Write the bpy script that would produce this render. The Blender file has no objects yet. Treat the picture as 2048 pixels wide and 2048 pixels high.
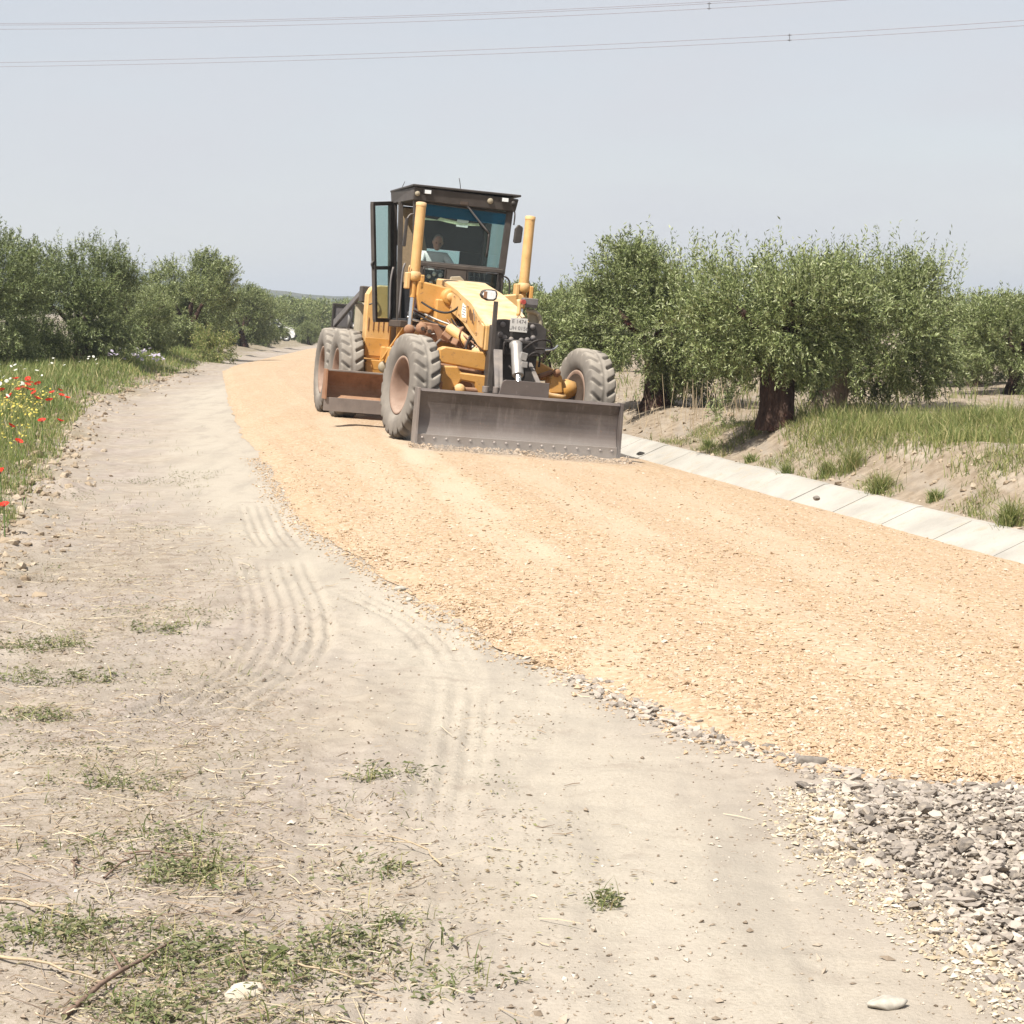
import bpy, bmesh, math, random
import numpy as np
from mathutils import Vector, Matrix, Euler

R = math.radians
scene = bpy.context.scene
col = scene.collection
rng = np.random.default_rng(7)
random.seed(7)

# ------------------------------------------------------------------ camera, sky, sun, exposure
cam_data = bpy.data.cameras.new('camera')
cam = bpy.data.objects.new('camera', cam_data)
col.objects.link(cam)
cam.location = (0, 0, 1.85)
cam.rotation_euler = (R(90) - math.atan2(420, 4040), 0, 0)
cam_data.sensor_width = 36
cam_data.lens = 36 * 4040 / 2048
cam_data.clip_start = 0.1
cam_data.clip_end = 20000
scene.camera = cam

SUN_EL, SUN_AZ = 57.0, 38.0        # sun behind the camera, SUN_AZ degrees to its left
world = bpy.data.worlds.new('World')
scene.world = world
world.use_nodes = True
wt = world.node_tree
for n in list(wt.nodes):
    wt.nodes.remove(n)
w_out = wt.nodes.new('ShaderNodeOutputWorld')
w_bg = wt.nodes.new('ShaderNodeBackground')
sky = wt.nodes.new('ShaderNodeTexSky')
sky.sky_type = 'NISHITA'
sky.sun_disc = False
sky.sun_elevation = R(SUN_EL)
sky.sun_rotation = R(180 + SUN_AZ)
sky.altitude = 50
sky.air_density = 1.0
sky.dust_density = 0.4
sky.ozone_density = 1.0
w_hsv = wt.nodes.new('ShaderNodeHueSaturation')     # milky spring haze
w_hsv.inputs['Saturation'].default_value = 0.6
w_hsv.inputs['Value'].default_value = 1.0
w_tc = wt.nodes.new('ShaderNodeTexCoord')
w_map = wt.nodes.new('ShaderNodeMapping')
w_map.inputs['Scale'].default_value = (2.2, 2.2, 9.0)
w_noise = wt.nodes.new('ShaderNodeTexNoise')
w_noise.inputs['Scale'].default_value = 2.3
w_noise.inputs['Detail'].default_value = 5
w_ramp = wt.nodes.new('ShaderNodeValToRGB')
w_ramp.color_ramp.elements[0].position = 0.35
w_ramp.color_ramp.elements[0].color = (0.60, 0.60, 0.60, 1)
w_ramp.color_ramp.elements[1].position = 0.72
w_ramp.color_ramp.elements[1].color = (0.97, 0.97, 0.97, 1)
w_mix = wt.nodes.new('ShaderNodeMix')
w_mix.data_type = 'RGBA'
w_mix.inputs['B'].default_value = (5.5, 5.58, 5.95, 1)   # thin veil of high haze
wt.links.new(w_tc.outputs['Generated'], w_map.inputs['Vector'])
wt.links.new(w_map.outputs['Vector'], w_noise.inputs['Vector'])
wt.links.new(w_noise.outputs['Fac'], w_ramp.inputs['Fac'])
wt.links.new(sky.outputs['Color'], w_hsv.inputs['Color'])
wt.links.new(w_hsv.outputs['Color'], w_mix.inputs['A'])
wt.links.new(w_ramp.outputs['Color'], w_mix.inputs['Factor'])
wt.links.new(w_mix.outputs['Result'], w_bg.inputs['Color'])
w_bg.inputs['Strength'].default_value = 0.070
wt.links.new(w_bg.outputs['Background'], w_out.inputs['Surface'])

sun_data = bpy.data.lights.new('sun', 'SUN')
sun_data.energy = 4.9
sun_data.angle = R(0.55)
sun_data.color = (1.0, 0.95, 0.87)
sun = bpy.data.objects.new('sun', sun_data)
col.objects.link(sun)
_sd = Vector((-math.sin(R(SUN_AZ)) * math.cos(R(SUN_EL)), -math.cos(R(SUN_AZ)) * math.cos(R(SUN_EL)), math.sin(R(SUN_EL))))
sun.rotation_euler = _sd.to_track_quat('Z', 'Y').to_euler()
sun.location = _sd * 50

vs = scene.view_settings
vs.view_transform = 'Standard'
vs.look = 'None'
vs.exposure = 0.85
vs.gamma = 1.0
vs.use_curve_mapping = False
scene.cycles.max_bounces = 6
scene.cycles.transparent_max_bounces = 12
scene.cycles.volume_bounces = 0
scene.cycles.volume_step_rate = 1.0
scene.cycles.use_denoising = True

# ------------------------------------------------------------------ helpers
def tag(o, label=None, cat=None, group=None, kind=None):
    if label: o['label'] = label
    if cat: o['category'] = cat
    if group: o['group'] = group
    if kind: o['kind'] = kind
    return o

def link(name, me, material=None, parent=None):
    o = bpy.data.objects.new(name, me)
    col.objects.link(o)
    if material is not None and len(me.materials) == 0:
        me.materials.append(material)
    if parent is not None:
        o.parent = parent
    return o

def empty(name, loc=(0, 0, 0), rot=(0, 0, 0)):
    o = bpy.data.objects.new(name, None)
    o.empty_display_size = 0.2
    o.location = loc
    o.rotation_euler = rot
    col.objects.link(o)
    return o

def np_mesh(name, verts, faces, smooth=False):
    """fast mesh from an (n,3) array and an (m,k) face array of constant k"""
    verts = np.asarray(verts, np.float32)
    faces = np.asarray(faces, np.int32)
    me = bpy.data.meshes.new(name)
    k = faces.shape[1]
    me.vertices.add(len(verts))
    me.vertices.foreach_set('co', verts.ravel())
    me.loops.add(faces.size)
    me.loops.foreach_set('vertex_index', faces.ravel())
    me.polygons.add(len(faces))
    me.polygons.foreach_set('loop_start', np.arange(0, faces.size, k, dtype=np.int32))
    me.polygons.foreach_set('loop_total', np.full(len(faces), k, np.int32))
    me.update(calc_edges=True)
    me.polygons.foreach_set('use_smooth', np.full(len(faces), bool(smooth)))
    me.update()
    return me

def attr(me, name, vals):
    a = me.attributes.new(name, 'FLOAT', 'POINT')
    a.data.foreach_set('value', np.asarray(vals, np.float32))

def _hash(ix, iy, seed):
    h = (ix.astype(np.int64) * 374761393 + iy.astype(np.int64) * 668265263 + seed * 974711) & 0xffffffff
    h = ((h ^ (h >> 13)) * 1274126177) & 0xffffffff
    h = (h ^ (h >> 16)) & 0xffff
    return h.astype(np.float64) / 65535.0

def vnoise(x, y, seed=0):
    x = np.asarray(x, float); y = np.asarray(y, float)
    ix = np.floor(x); iy = np.floor(y)
    fx = x - ix; fy = y - iy
    fx = fx * fx * (3 - 2 * fx); fy = fy * fy * (3 - 2 * fy)
    a = _hash(ix, iy, seed); b = _hash(ix + 1, iy, seed)
    c = _hash(ix, iy + 1, seed); d = _hash(ix + 1, iy + 1, seed)
    return (a + (b - a) * fx) * (1 - fy) + (c + (d - c) * fx) * fy - 0.5

def fbm(x, y, seed=0, octaves=4):
    s = 0; a = 1.0; f = 1.0
    for o in range(octaves):
        s = s + a * vnoise(x * f, y * f, seed + o * 17)
        a *= 0.5; f *= 2.03
    return s

def sstep(a, b, x):
    t = np.clip((x - a) / (b - a), 0, 1)
    return t * t * (3 - 2 * t)

# ------------------------------------------------------------------ materials
class NT:
    """small node-tree writer"""
    def __init__(self, name):
        self.m = bpy.data.materials.new(name)
        self.m.use_nodes = True
        self.t = self.m.node_tree
        for n in list(self.t.nodes):
            self.t.nodes.remove(n)
        self.out = self.n('ShaderNodeOutputMaterial')
    def n(self, kind, **kw):
        nd = self.t.nodes.new(kind)
        for k, v in kw.items():
            setattr(nd, k, v)
        return nd
    def l(self, a, b):
        self.t.links.new(a, b)
    def set(self, sock, v):
        if isinstance(v, bpy.types.NodeSocket): self.l(v, sock)
        elif isinstance(v, tuple) and len(v) == 3 and sock.type == 'RGBA': sock.default_value = (*v, 1)
        else: sock.default_value = v
    def coord(self, kind='Object', scale=None):
        if kind == 'World':
            v = self.n('ShaderNodeNewGeometry').outputs['Position']
        else:
            v = self.n('ShaderNodeTexCoord').outputs[kind]
        if scale:
            mp = self.n('ShaderNodeMapping'); mp.inputs['Scale'].default_value = scale
            self.l(v, mp.inputs['Vector']); v = mp.outputs['Vector']
        return v
    def noise(self, scale, detail=4, vec=None, rough=0.55, out='Fac'):
        nd = self.n('ShaderNodeTexNoise')
        nd.inputs['Scale'].default_value = scale
        nd.inputs['Detail'].default_value = detail
        nd.inputs['Roughness'].default_value = rough
        if vec is not None: self.l(vec, nd.inputs['Vector'])
        return nd.outputs[out]
    def voro(self, scale, vec=None, feature='F1', out='Distance'):
        nd = self.n('ShaderNodeTexVoronoi'); nd.feature = feature
        nd.inputs['Scale'].default_value = scale
        if vec is not None: self.l(vec, nd.inputs['Vector'])
        return nd.outputs[out]
    def ramp(self, fac, stops):
        nd = self.n('ShaderNodeValToRGB')
        els = nd.color_ramp.elements
        while len(els) < len(stops): els.new(0.5)
        for e, (p, c) in zip(els, stops):
            e.position = p
            e.color = (*c, 1) if isinstance(c, tuple) else (c, c, c, 1)
        self.l(fac, nd.inputs['Fac'])
        return nd.outputs['Color']
    def mix(self, fac, a, b, blend='MIX'):
        nd = self.n('ShaderNodeMix'); nd.data_type = 'RGBA'; nd.blend_type = blend
        self.set(nd.inputs['Factor'], fac); self.set(nd.inputs['A'], a); self.set(nd.inputs['B'], b)
        return nd.outputs['Result']
    def math(self, op, a, b=0.0, clamp=False):
        nd = self.n('ShaderNodeMath'); nd.operation = op; nd.use_clamp = clamp
        self.set(nd.inputs[0], a); self.set(nd.inputs[1], b)
        return nd.outputs[0]
    def attr(self, name):
        nd = self.n('ShaderNodeAttribute'); nd.attribute_name = name
        return nd.outputs['Fac']
    def island(self):
        return self.n('ShaderNodeNewGeometry').outputs['Random Per Island']
    def bump(self, height, strength=0.5, dist=0.01):
        nd = self.n('ShaderNodeBump')
        nd.inputs['Strength'].default_value = strength
        nd.inputs['Distance'].default_value = dist
        self.l(height, nd.inputs['Height'])
        return nd.outputs['Normal']
    def bsdf(self, color, rough=0.8, metal=0.0, normal=None, spec=0.3, **kw):
        b = self.n('ShaderNodeBsdfPrincipled')
        self.set(b.inputs['Base Color'], color)
        self.set(b.inputs['Roughness'], rough)
        self.set(b.inputs['Metallic'], metal)
        b.inputs['Specular IOR Level'].default_value = spec
        if normal is not None: self.l(normal, b.inputs['Normal'])
        for k, v in kw.items(): self.set(b.inputs[k], v)
        return b.outputs['BSDF']
    def done(self, shader):
        self.l(shader, self.out.inputs['Surface'])
        return self.m

def paint(name, base, dust=(0.5, 0.41, 0.3), amount=0.5, rough=0.5, metal=0.0, chips=None, scale=6.0, spec=0.35):
    """worn machine surface: base colour, drifting dust that settles on upward faces, chips where given"""
    t = NT(name)
    oc = t.coord('World')
    n1 = t.noise(scale, 5, oc); n2 = t.noise(scale * 5, 4, oc)
    c = t.mix(t.ramp(n1, [(0.35, 0.0), (0.7, 0.55)]), base, tuple(min(1, b * 1.25 + 0.02) for b in base))
    grime = t.ramp(t.noise(scale * .55, 6, t.coord('World', (1, 1, .45)), .68), [(.54, 0.0), (.74, .6)])
    c = t.mix(grime, c, tuple(b * .42 for b in base))
    if chips:
        c = t.mix(t.ramp(n2, [(0.62, 0.0), (0.70, 0.8)]), c, chips)
    up = t.n('ShaderNodeSeparateXYZ')
    t.l(t.n('ShaderNodeNewGeometry').outputs['Normal'], up.inputs[0])
    u = t.math('ADD', t.math('MULTIPLY', up.outputs['Z'], 0.75), 0.25, clamp=True)
    d = t.math('MULTIPLY', t.math('MULTIPLY', u, t.ramp(n1, [(0.25, 0.25), (0.75, 1.0)])), amount * 1.3, clamp=True)
    c = t.mix(d, c, dust)
    r = t.math('ADD', t.math('MULTIPLY', d, 0.4), rough, clamp=True)
    nb = t.bump(n2, 0.15, 0.004)
    return t.done(t.bsdf(c, r, metal, nb, spec))

def plain(name, base, rough=0.7, metal=0.0, var=0.25, scale=30.0, spec=0.3):
    t = NT(name)
    n1 = t.noise(scale, 4, t.coord('Object'))
    dk = tuple(b * (1 - var) for b in base); lt = tuple(min(1, b * (1 + var)) for b in base)
    return t.done(t.bsdf(t.ramp(n1, [(0.3, dk), (0.7, lt)]), rough, metal, t.bump(n1, 0.12, 0.003), spec))

def leafy(name, stops, trans=0.35, rough=0.55, spec=0.25):
    """leaf-sized faces coloured one by one"""
    t = NT(name)
    c = t.ramp(t.island(), stops)
    d = t.bsdf(c, rough, 0, None, spec)
    tr = t.n('ShaderNodeBsdfTranslucent'); t.l(c, tr.inputs['Color'])
    mx = t.n('ShaderNodeMixShader'); mx.inputs[0].default_value = trans
    t.l(d, mx.inputs[1]); t.l(tr.outputs[0], mx.inputs[2])
    return t.done(mx.outputs[0])

# ------------------------------------------------------------------ the lie of the land
_yy = np.arange(-40, 4000, 0.5)
def _curve(pts, sm=9):
    v = np.interp(_yy, [p[0] for p in pts], [p[1] for p in pts])
    k = np.hanning(sm + 2)[1:-1]; k /= k.sum()
    pad = np.concatenate([np.full(sm, v[0]), v, np.full(sm, v[-1])])
    return np.convolve(pad, k, 'same')[sm:-sm]
GUT = _curve([(-40, 16.3), (8, 5.98), (16.4, 4.18), (28.5, 1.58), (40, -0.75), (54, -2.9), (87, -4.9), (115, -6.6), (150, -7.8), (300, -11.5), (4000, -120)], 17)
GUT_H = np.arctan(np.gradient(GUT, 0.5))
LEFT = _curve([(-40, 5.9), (7.40, 5.0), (7.55, 2.4), (7.62, 1.96), (7.86, 1.23), (8.39, 0.88), (9.12, 0.66), (9.84, 0.35), (10.3, 0.12), (10.8, -0.10), (11.9, -0.43), (13, -0.71), (14.35, -1.09),
               (16, -1.55), (18.5, -2.06), (22, -2.62), (27.2, -3.62), (37.3, -5.24), (54.5, -7.8), (87, -9.8), (115, -11.7), (150, -13.0), (300, -16.6), (4000, -125)], 3)
_yl = np.arange(7.3, 13, 0.02)
VERGE = _curve([(-40, 1.0), (5, -2.6), (16, -4.08), (21.4, -4.93), (30.8, -6.75), (38.3, -7.7), (59, -8.9), (87, -11.2), (115, -13.0), (150, -14.3), (300, -18.0), (4000, -127)], 9)
fx_gut = lambda y: np.interp(y, _yy, GUT)
LEFT_PTS = [(7.40, 5.0), (7.52, 2.6), (7.60, 1.96), (7.72, 1.5), (7.88, 1.23), (8.39, 0.88), (9.12, 0.62), (9.84, 0.35), (10.3, 0.12), (10.8, -0.10), (11.9, -0.43), (13, -0.71), (14.35, -1.09),
            (16, -1.55), (18.5, -2.06), (22, -2.62), (27.2, -3.62), (37.3, -5.24), (54.5, -7.8), (87, -9.8), (115, -11.7), (150, -13.0), (300, -16.6)]
fx_left = lambda y: np.where(np.asarray(y) < 18, np.interp(y, [p[0] for p in LEFT_PTS], [p[1] for p in LEFT_PTS]), np.interp(y, _yy, LEFT))
fx_verge = lambda y: np.interp(y, _yy, VERGE)

def road_t(x, y):
    """signed distance to the right of the gutter's road-side lip"""
    return (x - fx_gut(y)) * np.cos(np.interp(y, _yy, GUT_H))

TRACKS = [  # (path, half width, style)
    ([(-1.75, 14.6), (-1.58, 13.5), (-1.38, 12.31), (-1.24, 11.12), (-1.22, 10.13), (-1.36, 9.3), (-1.60, 8.7)], 0.29, 'rib'),
    ([(-0.95, 10.6), (-0.80, 9.18), (-0.66, 7.47), (-0.54, 6.11), (-0.43, 5.05), (-0.3, 3.5)], 0.13, 'bar'),
    ([(-1.13, 13.12), (-0.72, 12.09), (-0.40, 10.94), (-0.24, 9.57), (-0.25, 7.9), (-0.29, 6.41), (-0.28, 5.05), (-0.25, 3.5)], 0.15, 'ribbar'),
    ([(-2.33, 18.55), (-1.97, 16.37), (-1.70, 15.0)], 0.2, 'rib'),
]
def track_relief(x, y):
    """tyre prints pressed into the dust: (height change, how pressed)"""
    dz = np.zeros_like(x); press = np.zeros_like(x)
    for path, hw, style in TRACKS:
        P = np.array(path)
        # densify
        tt = np.linspace(0, len(P) - 1, 60)
        Q = np.stack([np.interp(tt, np.arange(len(P)), P[:, 0]), np.interp(tt, np.arange(len(P)), P[:, 1])], 1)
        for _ in range(3):
            Q[1:-1] = (Q[:-2] + 2 * Q[1:-1] + Q[2:]) / 4
        sel = (x > Q[:, 0].min() - .5) & (x < Q[:, 0].max() + .5) & (y > Q[:, 1].min()) & (y < Q[:, 1].max())
        if not sel.any(): continue
        xs, ys = x[sel], y[sel]
        o = np.argsort(Q[:, 1])
        cx = np.interp(ys, Q[o, 1], Q[o, 0])
        sl = np.interp(ys, Q[o, 1], np.gradient(Q[o, 0], Q[o, 1]))
        lat = (xs - cx) / np.sqrt(1 + sl ** 2)
        along = ys * np.sqrt(1 + sl ** 2)
        ends = sstep(Q[:, 1].min(), Q[:, 1].min() + .5, ys) * (1 - sstep(Q[:, 1].max() - .6, Q[:, 1].max(), ys))
        worn = np.clip(0.72 + 1.0 * fbm(xs * 1.3, ys * 0.9, 91, 3), 0, 1)
        m = (1 - sstep(hw * .85, hw, np.abs(lat))) * ends * worn
        rib = np.sin(lat / 0.082 * 2 * math.pi); rib = np.sign(rib) * np.abs(rib) ** .6
        bar = np.sin((along + 0.5 * np.abs(lat)) / 0.055 * 2 * math.pi)
        if style == 'rib': h = -0.018 + 0.017 * rib
        elif style == 'bar': h = -0.015 + 0.009 * bar
        else: h = -0.014 + 0.008 * rib + 0.007 * bar * (rib > 0)
        dz[sel] += h * m
        press[sel] = np.maximum(press[sel], m)
    return dz, press

def ground_z(x, y, fine=True):
    x = np.asarray(x, float); y = np.asarray(y, float)
    t = road_t(x, y)
    z = -0.015 * np.clip(y - 60, 0, 110)
    z = z - 0.09 * np.clip(t + 3.5, 0, 3.5)
    z = np.where(t > 0, z - 0.16 * sstep(0.0, 0.25, t), z)                     # bed under the gutter
    bank = sstep(0.66, 1.9, t) * (1 - 0.34 * sstep(24.5, 29.5, y))
    n_b = fbm(x * 0.8, y * 0.8, 5, 3)
    z = z + bank * (0.55 + 0.16 * n_b) + 0.27 * sstep(0.60, 0.72, t) + 0.25 * sstep(6, 40, t)
    s = fx_verge(y) - x                                                          # left of the dirt shoulder
    n_v = fbm(x * 0.9, y * 0.9, 15, 3)
    z = z + sstep(-0.15, 1.3, s + 0.35 * n_v) * (0.30 + 0.08 * n_v)
    if fine:
        rough = 0.35 + 0.65 * np.clip(sstep(-1.2, 0.0, s) + bank + 0.5 * sstep(0.2, -1.2, x + 0.25 * (7 - y)) * (y < 12), 0, 1)
        near = np.exp(-np.clip(y - 5, 0, None) / 30)
        z = z + rough * 0.035 * fbm(x * 2.2, y * 2.2, 23, 3)
        z = z + rough * near * 0.030 * fbm(x * 9, y * 9, 31, 3)
        edge = np.exp(-((s + 0.15) / 0.38) ** 2) * (0.25 + np.clip(fbm(x * 1.6, y * 1.6, 43, 2) + .35, 0, 1))
        z = z + edge * (0.06 + 0.16 * np.abs(fbm(x * 5, y * 5, 41, 3)))          # clods thrown up along the verge
        dz, _ = track_relief(x, y)
        z = z + dz
    return z

def gz(x, y):
    return float(ground_z(np.array([x]), np.array([y]))[0])

# ------------------------------------------------------------------ ground sheet
def axis(*segs):
    out = []
    for a, b, d in segs:
        out.append(np.arange(a, b, d))
    return np.concatenate(out)
gx = np.concatenate([-np.geomspace(3500, 40, 26), axis((-38, -14, 1.2), (-14, -8, .35), (-8, -3.2, .07), (-3.2, 2.2, .021), (2.2, 7.5, .06), (7.5, 14, .3), (14, 40, 1.3)), np.geomspace(41, 3500, 26)])
gy = np.concatenate([axis((-30, 0, 3), (0, 4.8, .15), (4.8, 12.5, .021), (12.5, 20, .045), (20, 34, .10), (34, 80, .35), (80, 170, 1.5)), np.geomspace(172, 6000, 40)])
X, Y = np.meshgrid(gx, gy)
xf, yf = X.ravel(), Y.ravel()
zf = ground_z(xf, yf)
_tt = road_t(xf, yf)
_on = (yf > fx_left(yf) * 0 + 7.5) & (xf > fx_left(yf) + .12) & (_tt < 0.02) & (yf < 290)
zf = np.where(_on, zf - 0.03, zf)
_i = np.arange(len(xf)).reshape(len(gy), len(gx))
ground_faces = np.stack([_i[:-1, :-1].ravel(), _i[:-1, 1:].ravel(), _i[1:, 1:].ravel(), _i[1:, :-1].ravel()], 1)
gme = np_mesh('ground', np.stack([xf, yf, zf], 1), ground_faces, smooth=True)
_s = fx_verge(yf) - xf
attr(gme, 'verge', sstep(-0.5, 0.6, _s + 0.9 * fbm(xf * .7, yf * .7, 3, 3)))
attr(gme, 'bank', sstep(0.55, 0.9, _tt))
_, _pr = track_relief(xf, yf)
lane = np.exp(-((xf - np.interp(yf, [3, 6, 9, 12, 15, 22, 40], [0.75, 0.5, 0.05, -0.75, -1.65, -3.15, -6.0])) / np.interp(yf, [3, 8, 12, 22, 40], [0.75, 0.62, 0.55, 0.7, .9])) ** 2)
attr(gme, 'dust', np.clip(lane * 1.1 + 0.35 * fbm(xf * 1.1, yf * 1.1, 8, 3) + 0.35 * _pr, 0, 1))
attr(gme, 'weedy', np.clip(sstep(0.1, -1.5, xf + 0.32 * (yf - 6.5) * .55) * (1 - sstep(14, 19, yf)) + .5 * fbm(xf * .8, yf * .8, 66, 3), 0, 1))

t = NT('dirt')
wc = t.coord('World')
n_lo = t.noise(0.9, 4, wc); n_md = t.noise(7, 5, wc, .6); n_hi = t.noise(60, 4, wc, .65); n_vh = t.noise(260, 3, wc, .7)
soil = t.ramp(n_md, [(0.28, (0.203, 0.164, 0.128)), (0.50, (0.293, 0.247, 0.198)), (0.72, (0.354, 0.304, 0.248))])
pink = t.ramp(n_md, [(0.3, (0.237, 0.198, 0.174)), (0.7, (0.339, 0.294, 0.261))])
c = t.mix(t.ramp(n_lo, [(0.38, 0.0), (0.62, 0.8)]), soil, pink)
dusty = t.ramp(n_hi, [(0.3, (0.323, 0.286, 0.233)), (0.7, (0.392, 0.349, 0.291))])
c = t.mix(t.attr('dust'), c, dusty)
wd = t.math('MULTIPLY', t.attr('weedy'), t.ramp(n_hi, [(0.48, 0.0), (0.66, 0.75)]), clamp=True)
c = t.mix(wd, c, (0.154, 0.125, 0.078))
vg = t.math('MULTIPLY', t.attr('verge'), 0.7)
c = t.mix(vg, c, t.ramp(n_hi, [(0.35, (0.109, 0.092, 0.045)), (0.65, (0.218, 0.178, 0.108))]))
bk = t.math('MULTIPLY', t.attr('bank'), 0.85)
c = t.mix(bk, c, t.ramp(n_md, [(0.3, (0.165, 0.125, 0.083)), (0.7, (0.302, 0.244, 0.179))]))
lane_n = t.noise(1.0, 5, t.coord('World', (3.2, .55, 1)), .6)
c = t.mix(t.ramp(lane_n, [(.36, .55), (.50, 0.0)]), c, (0.269, 0.238, 0.201))
c = t.mix(t.ramp(lane_n, [(.54, 0.0), (.70, .45)]), c, (0.398, 0.354, 0.298))
blot = t.noise(3.1, 5, wc, .65)
c = t.mix(t.ramp(blot, [(.30, .5), (.44, 0.0)]), c, (0.232, 0.192, 0.157))
specks = t.ramp(t.voro(55, wc), [(0.0, 0.55), (0.14, 0.0)])
c = t.mix(t.math('MULTIPLY', specks, t.ramp(n_md, [(.45, 0.0), (.6, 0.8)])), c, (0.106, 0.083, 0.063))
hgt = t.math('ADD', t.math('MULTIPLY', n_hi, 1.0), t.math('MULTIPLY', n_vh, 0.45))
M_dirt = t.done(t.bsdf(c, 0.95, 0, t.bump(hgt, 0.6, 0.012), 0.12))
ground = link('ground', gme, M_dirt)
tag(ground, 'pale dusty soil with tyre prints, rising to grassy banks on both sides', kind='structure')

# ------------------------------------------------------------------ graded road of orange crushed stone
def fines(x, y):
    """where the blade and the wheels have left smooth pale fines"""
    def strip(x0, y0, x1, y1, w, soft=.5):
        f = np.clip((y - y0) / (y1 - y0), 0, 1)
        d = np.abs(x - (x0 + (x1 - x0) * f) + .10 * fbm(y * .8, x * 0, 12, 2))
        e = sstep(min(y0, y1) - .2, min(y0, y1) + 1.2, y) * (1 - sstep(max(y0, y1) - 1.5, max(y0, y1), y))
        return (1 - sstep(w * soft, w, d)) * e
    m = .95 * strip(.20, 13.6, -1.95, 31, .30) + .55 * strip(1.1, 15, -.9, 31, .35) + .5 * strip(-.75, 17, -3.1, 33, .30) + .45 * strip(2.6, 12, .4, 30, .5)
    m = m + .85 * strip(.45, 9.4, .62, 11.6, .20) + .45 * strip(2.2, 8.5, 1.2, 14, .35)
    return np.clip(m * (.75 + .9 * fbm(x * 2.5, y * .9, 14, 3)), 0, 1)

ry = np.concatenate([axis((7.40, 14, .035), (14, 30, .10), (30, 80, .5), (80, 300, 4))])
RC = 120
verts = []
u = np.linspace(0, 1, RC) ** 1.0
XL = fx_left(ry) + 0.10 * fbm(ry * 1.7, ry * 0 + 3, 77, 4) * np.clip(20 / ry, .3, 1.2)
XG = fx_gut(ry) - 0.005
RX = XL[:, None] + (XG - XL)[:, None] * (u[None, :] ** 1.35)
RY = np.repeat(ry[:, None], RC, 1)
RZ = ground_z(RX.ravel(), RY.ravel(), fine=False).reshape(RX.shape)
edge = sstep(0, 0.30, (RX - XL[:, None]))
front = sstep(7.40, 7.75, RY + 0.12 * fbm(RX * 2, RY * 2, 7, 2))
thick = 0.004 + 0.026 * edge * front
ROAD_BUMP = lambda x, y: 0.020 * vnoise(road_t(x, y) * 2.6, y * .07, 88) + 0.010 * vnoise(road_t(x, y) * 7.0, y * .12, 89) + 0.012 * fbm(x * 1.4, y * .5, 19, 3) + 0.006 * fbm(x * 9, y * 9, 29, 2)
RZ = RZ + thick + edge * ROAD_BUMP(RX, RY)
# end below the gutter lip so nothing overlaps
_i = np.arange(RX.size).reshape(RX.shape)
rf = np.stack([_i[:-1, :-1].ravel(), _i[:-1, 1:].ravel(), _i[1:, 1:].ravel(), _i[1:, :-1].ravel()], 1)
rme = np_mesh('road', np.stack([RX.ravel(), RY.ravel(), RZ.ravel()], 1), rf, smooth=True)
attr(rme, 'fines', fines(RX.ravel(), RY.ravel()))
t = NT('orange_crushed_stone')
wc = t.coord('World')
nv = t.n('ShaderNodeTexVoronoi'); nv.inputs['Scale'].default_value = 34; t.l(wc, nv.inputs['Vector'])
cell = t.n('ShaderNodeSeparateColor'); t.l(nv.outputs['Color'], cell.inputs[0])
n_lo = t.noise(0.7, 4, wc); n_hi = t.noise(90, 4, wc)
c = t.ramp(cell.outputs[0], [(0.0, (0.295, 0.207, 0.128)), (0.45, (0.378, 0.274, 0.176)), (0.8, (0.418, 0.317, 0.217)), (1.0, (0.439, 0.356, 0.275))])
strip = t.noise(1.0, 3, t.coord('World', (1.6, 0.22, 1)))
c = t.mix(t.ramp(strip, [(0.50, 0.0), (0.64, 0.45)]), c, (0.418, 0.325, 0.232))
c = t.mix(t.ramp(n_lo, [(0.4, 0.0), (0.7, 0.45)]), c, (0.401, 0.286, 0.195))
c = t.mix(t.ramp(n_hi, [(0.28, 0.45), (0.42, 0.0)]), c, (0.212, 0.141, 0.085))
c = t.mix(t.math('MULTIPLY', t.attr('fines'), .85), c, t.ramp(n_hi, [(.3, (0.406, 0.321, 0.228)), (.7, (0.458, 0.373, 0.280))]))
dome = t.math('SUBTRACT', 1.0, nv.outputs['Distance'])
M_orange = t.done(t.bsdf(c, 0.92, 0, t.bump(t.math('ADD', dome, t.math('MULTIPLY', n_hi, .4)), 0.55, 0.016), 0.12))
road = link('road', rme, M_orange)
tag(road, 'road bed of freshly spread orange crushed stone', kind='structure')
# ------------------------------------------------------------------ scatter tools
def rand_rot(n, tilt=None):
    if tilt is None:
        q = rng.normal(size=(n, 4)); q /= np.linalg.norm(q, axis=1)[:, None]
    else:
        a = rng.uniform(0, 2 * math.pi, n) / 2; b = rng.normal(0, tilt, n) / 2; ax = rng.uniform(0, 2 * math.pi, n)
        q1 = np.stack([np.cos(a), 0 * a, 0 * a, np.sin(a)], 1)
        q2 = np.stack([np.cos(b), np.sin(b) * np.cos(ax), np.sin(b) * np.sin(ax), 0 * b], 1)
        w1, x1, y1, z1 = q2.T; w2, x2, y2, z2 = q1.T
        q = np.stack([w1*w2-x1*x2-y1*y2-z1*z2, w1*x2+x1*w2+y1*z2-z1*y2, w1*y2-x1*z2+y1*w2+z1*x2, w1*z2+x1*y2-y1*x2+z1*w2], 1)
    w, x, y, z = q.T
    return np.stack([np.stack([1-2*(y*y+z*z), 2*(x*y-z*w), 2*(x*z+y*w)], 1),
                     np.stack([2*(x*y+z*w), 1-2*(x*x+z*z), 2*(y*z-x*w)], 1),
                     np.stack([2*(x*z-y*w), 2*(y*z+x*w), 1-2*(x*x+y*y)], 1)], 1)

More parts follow.
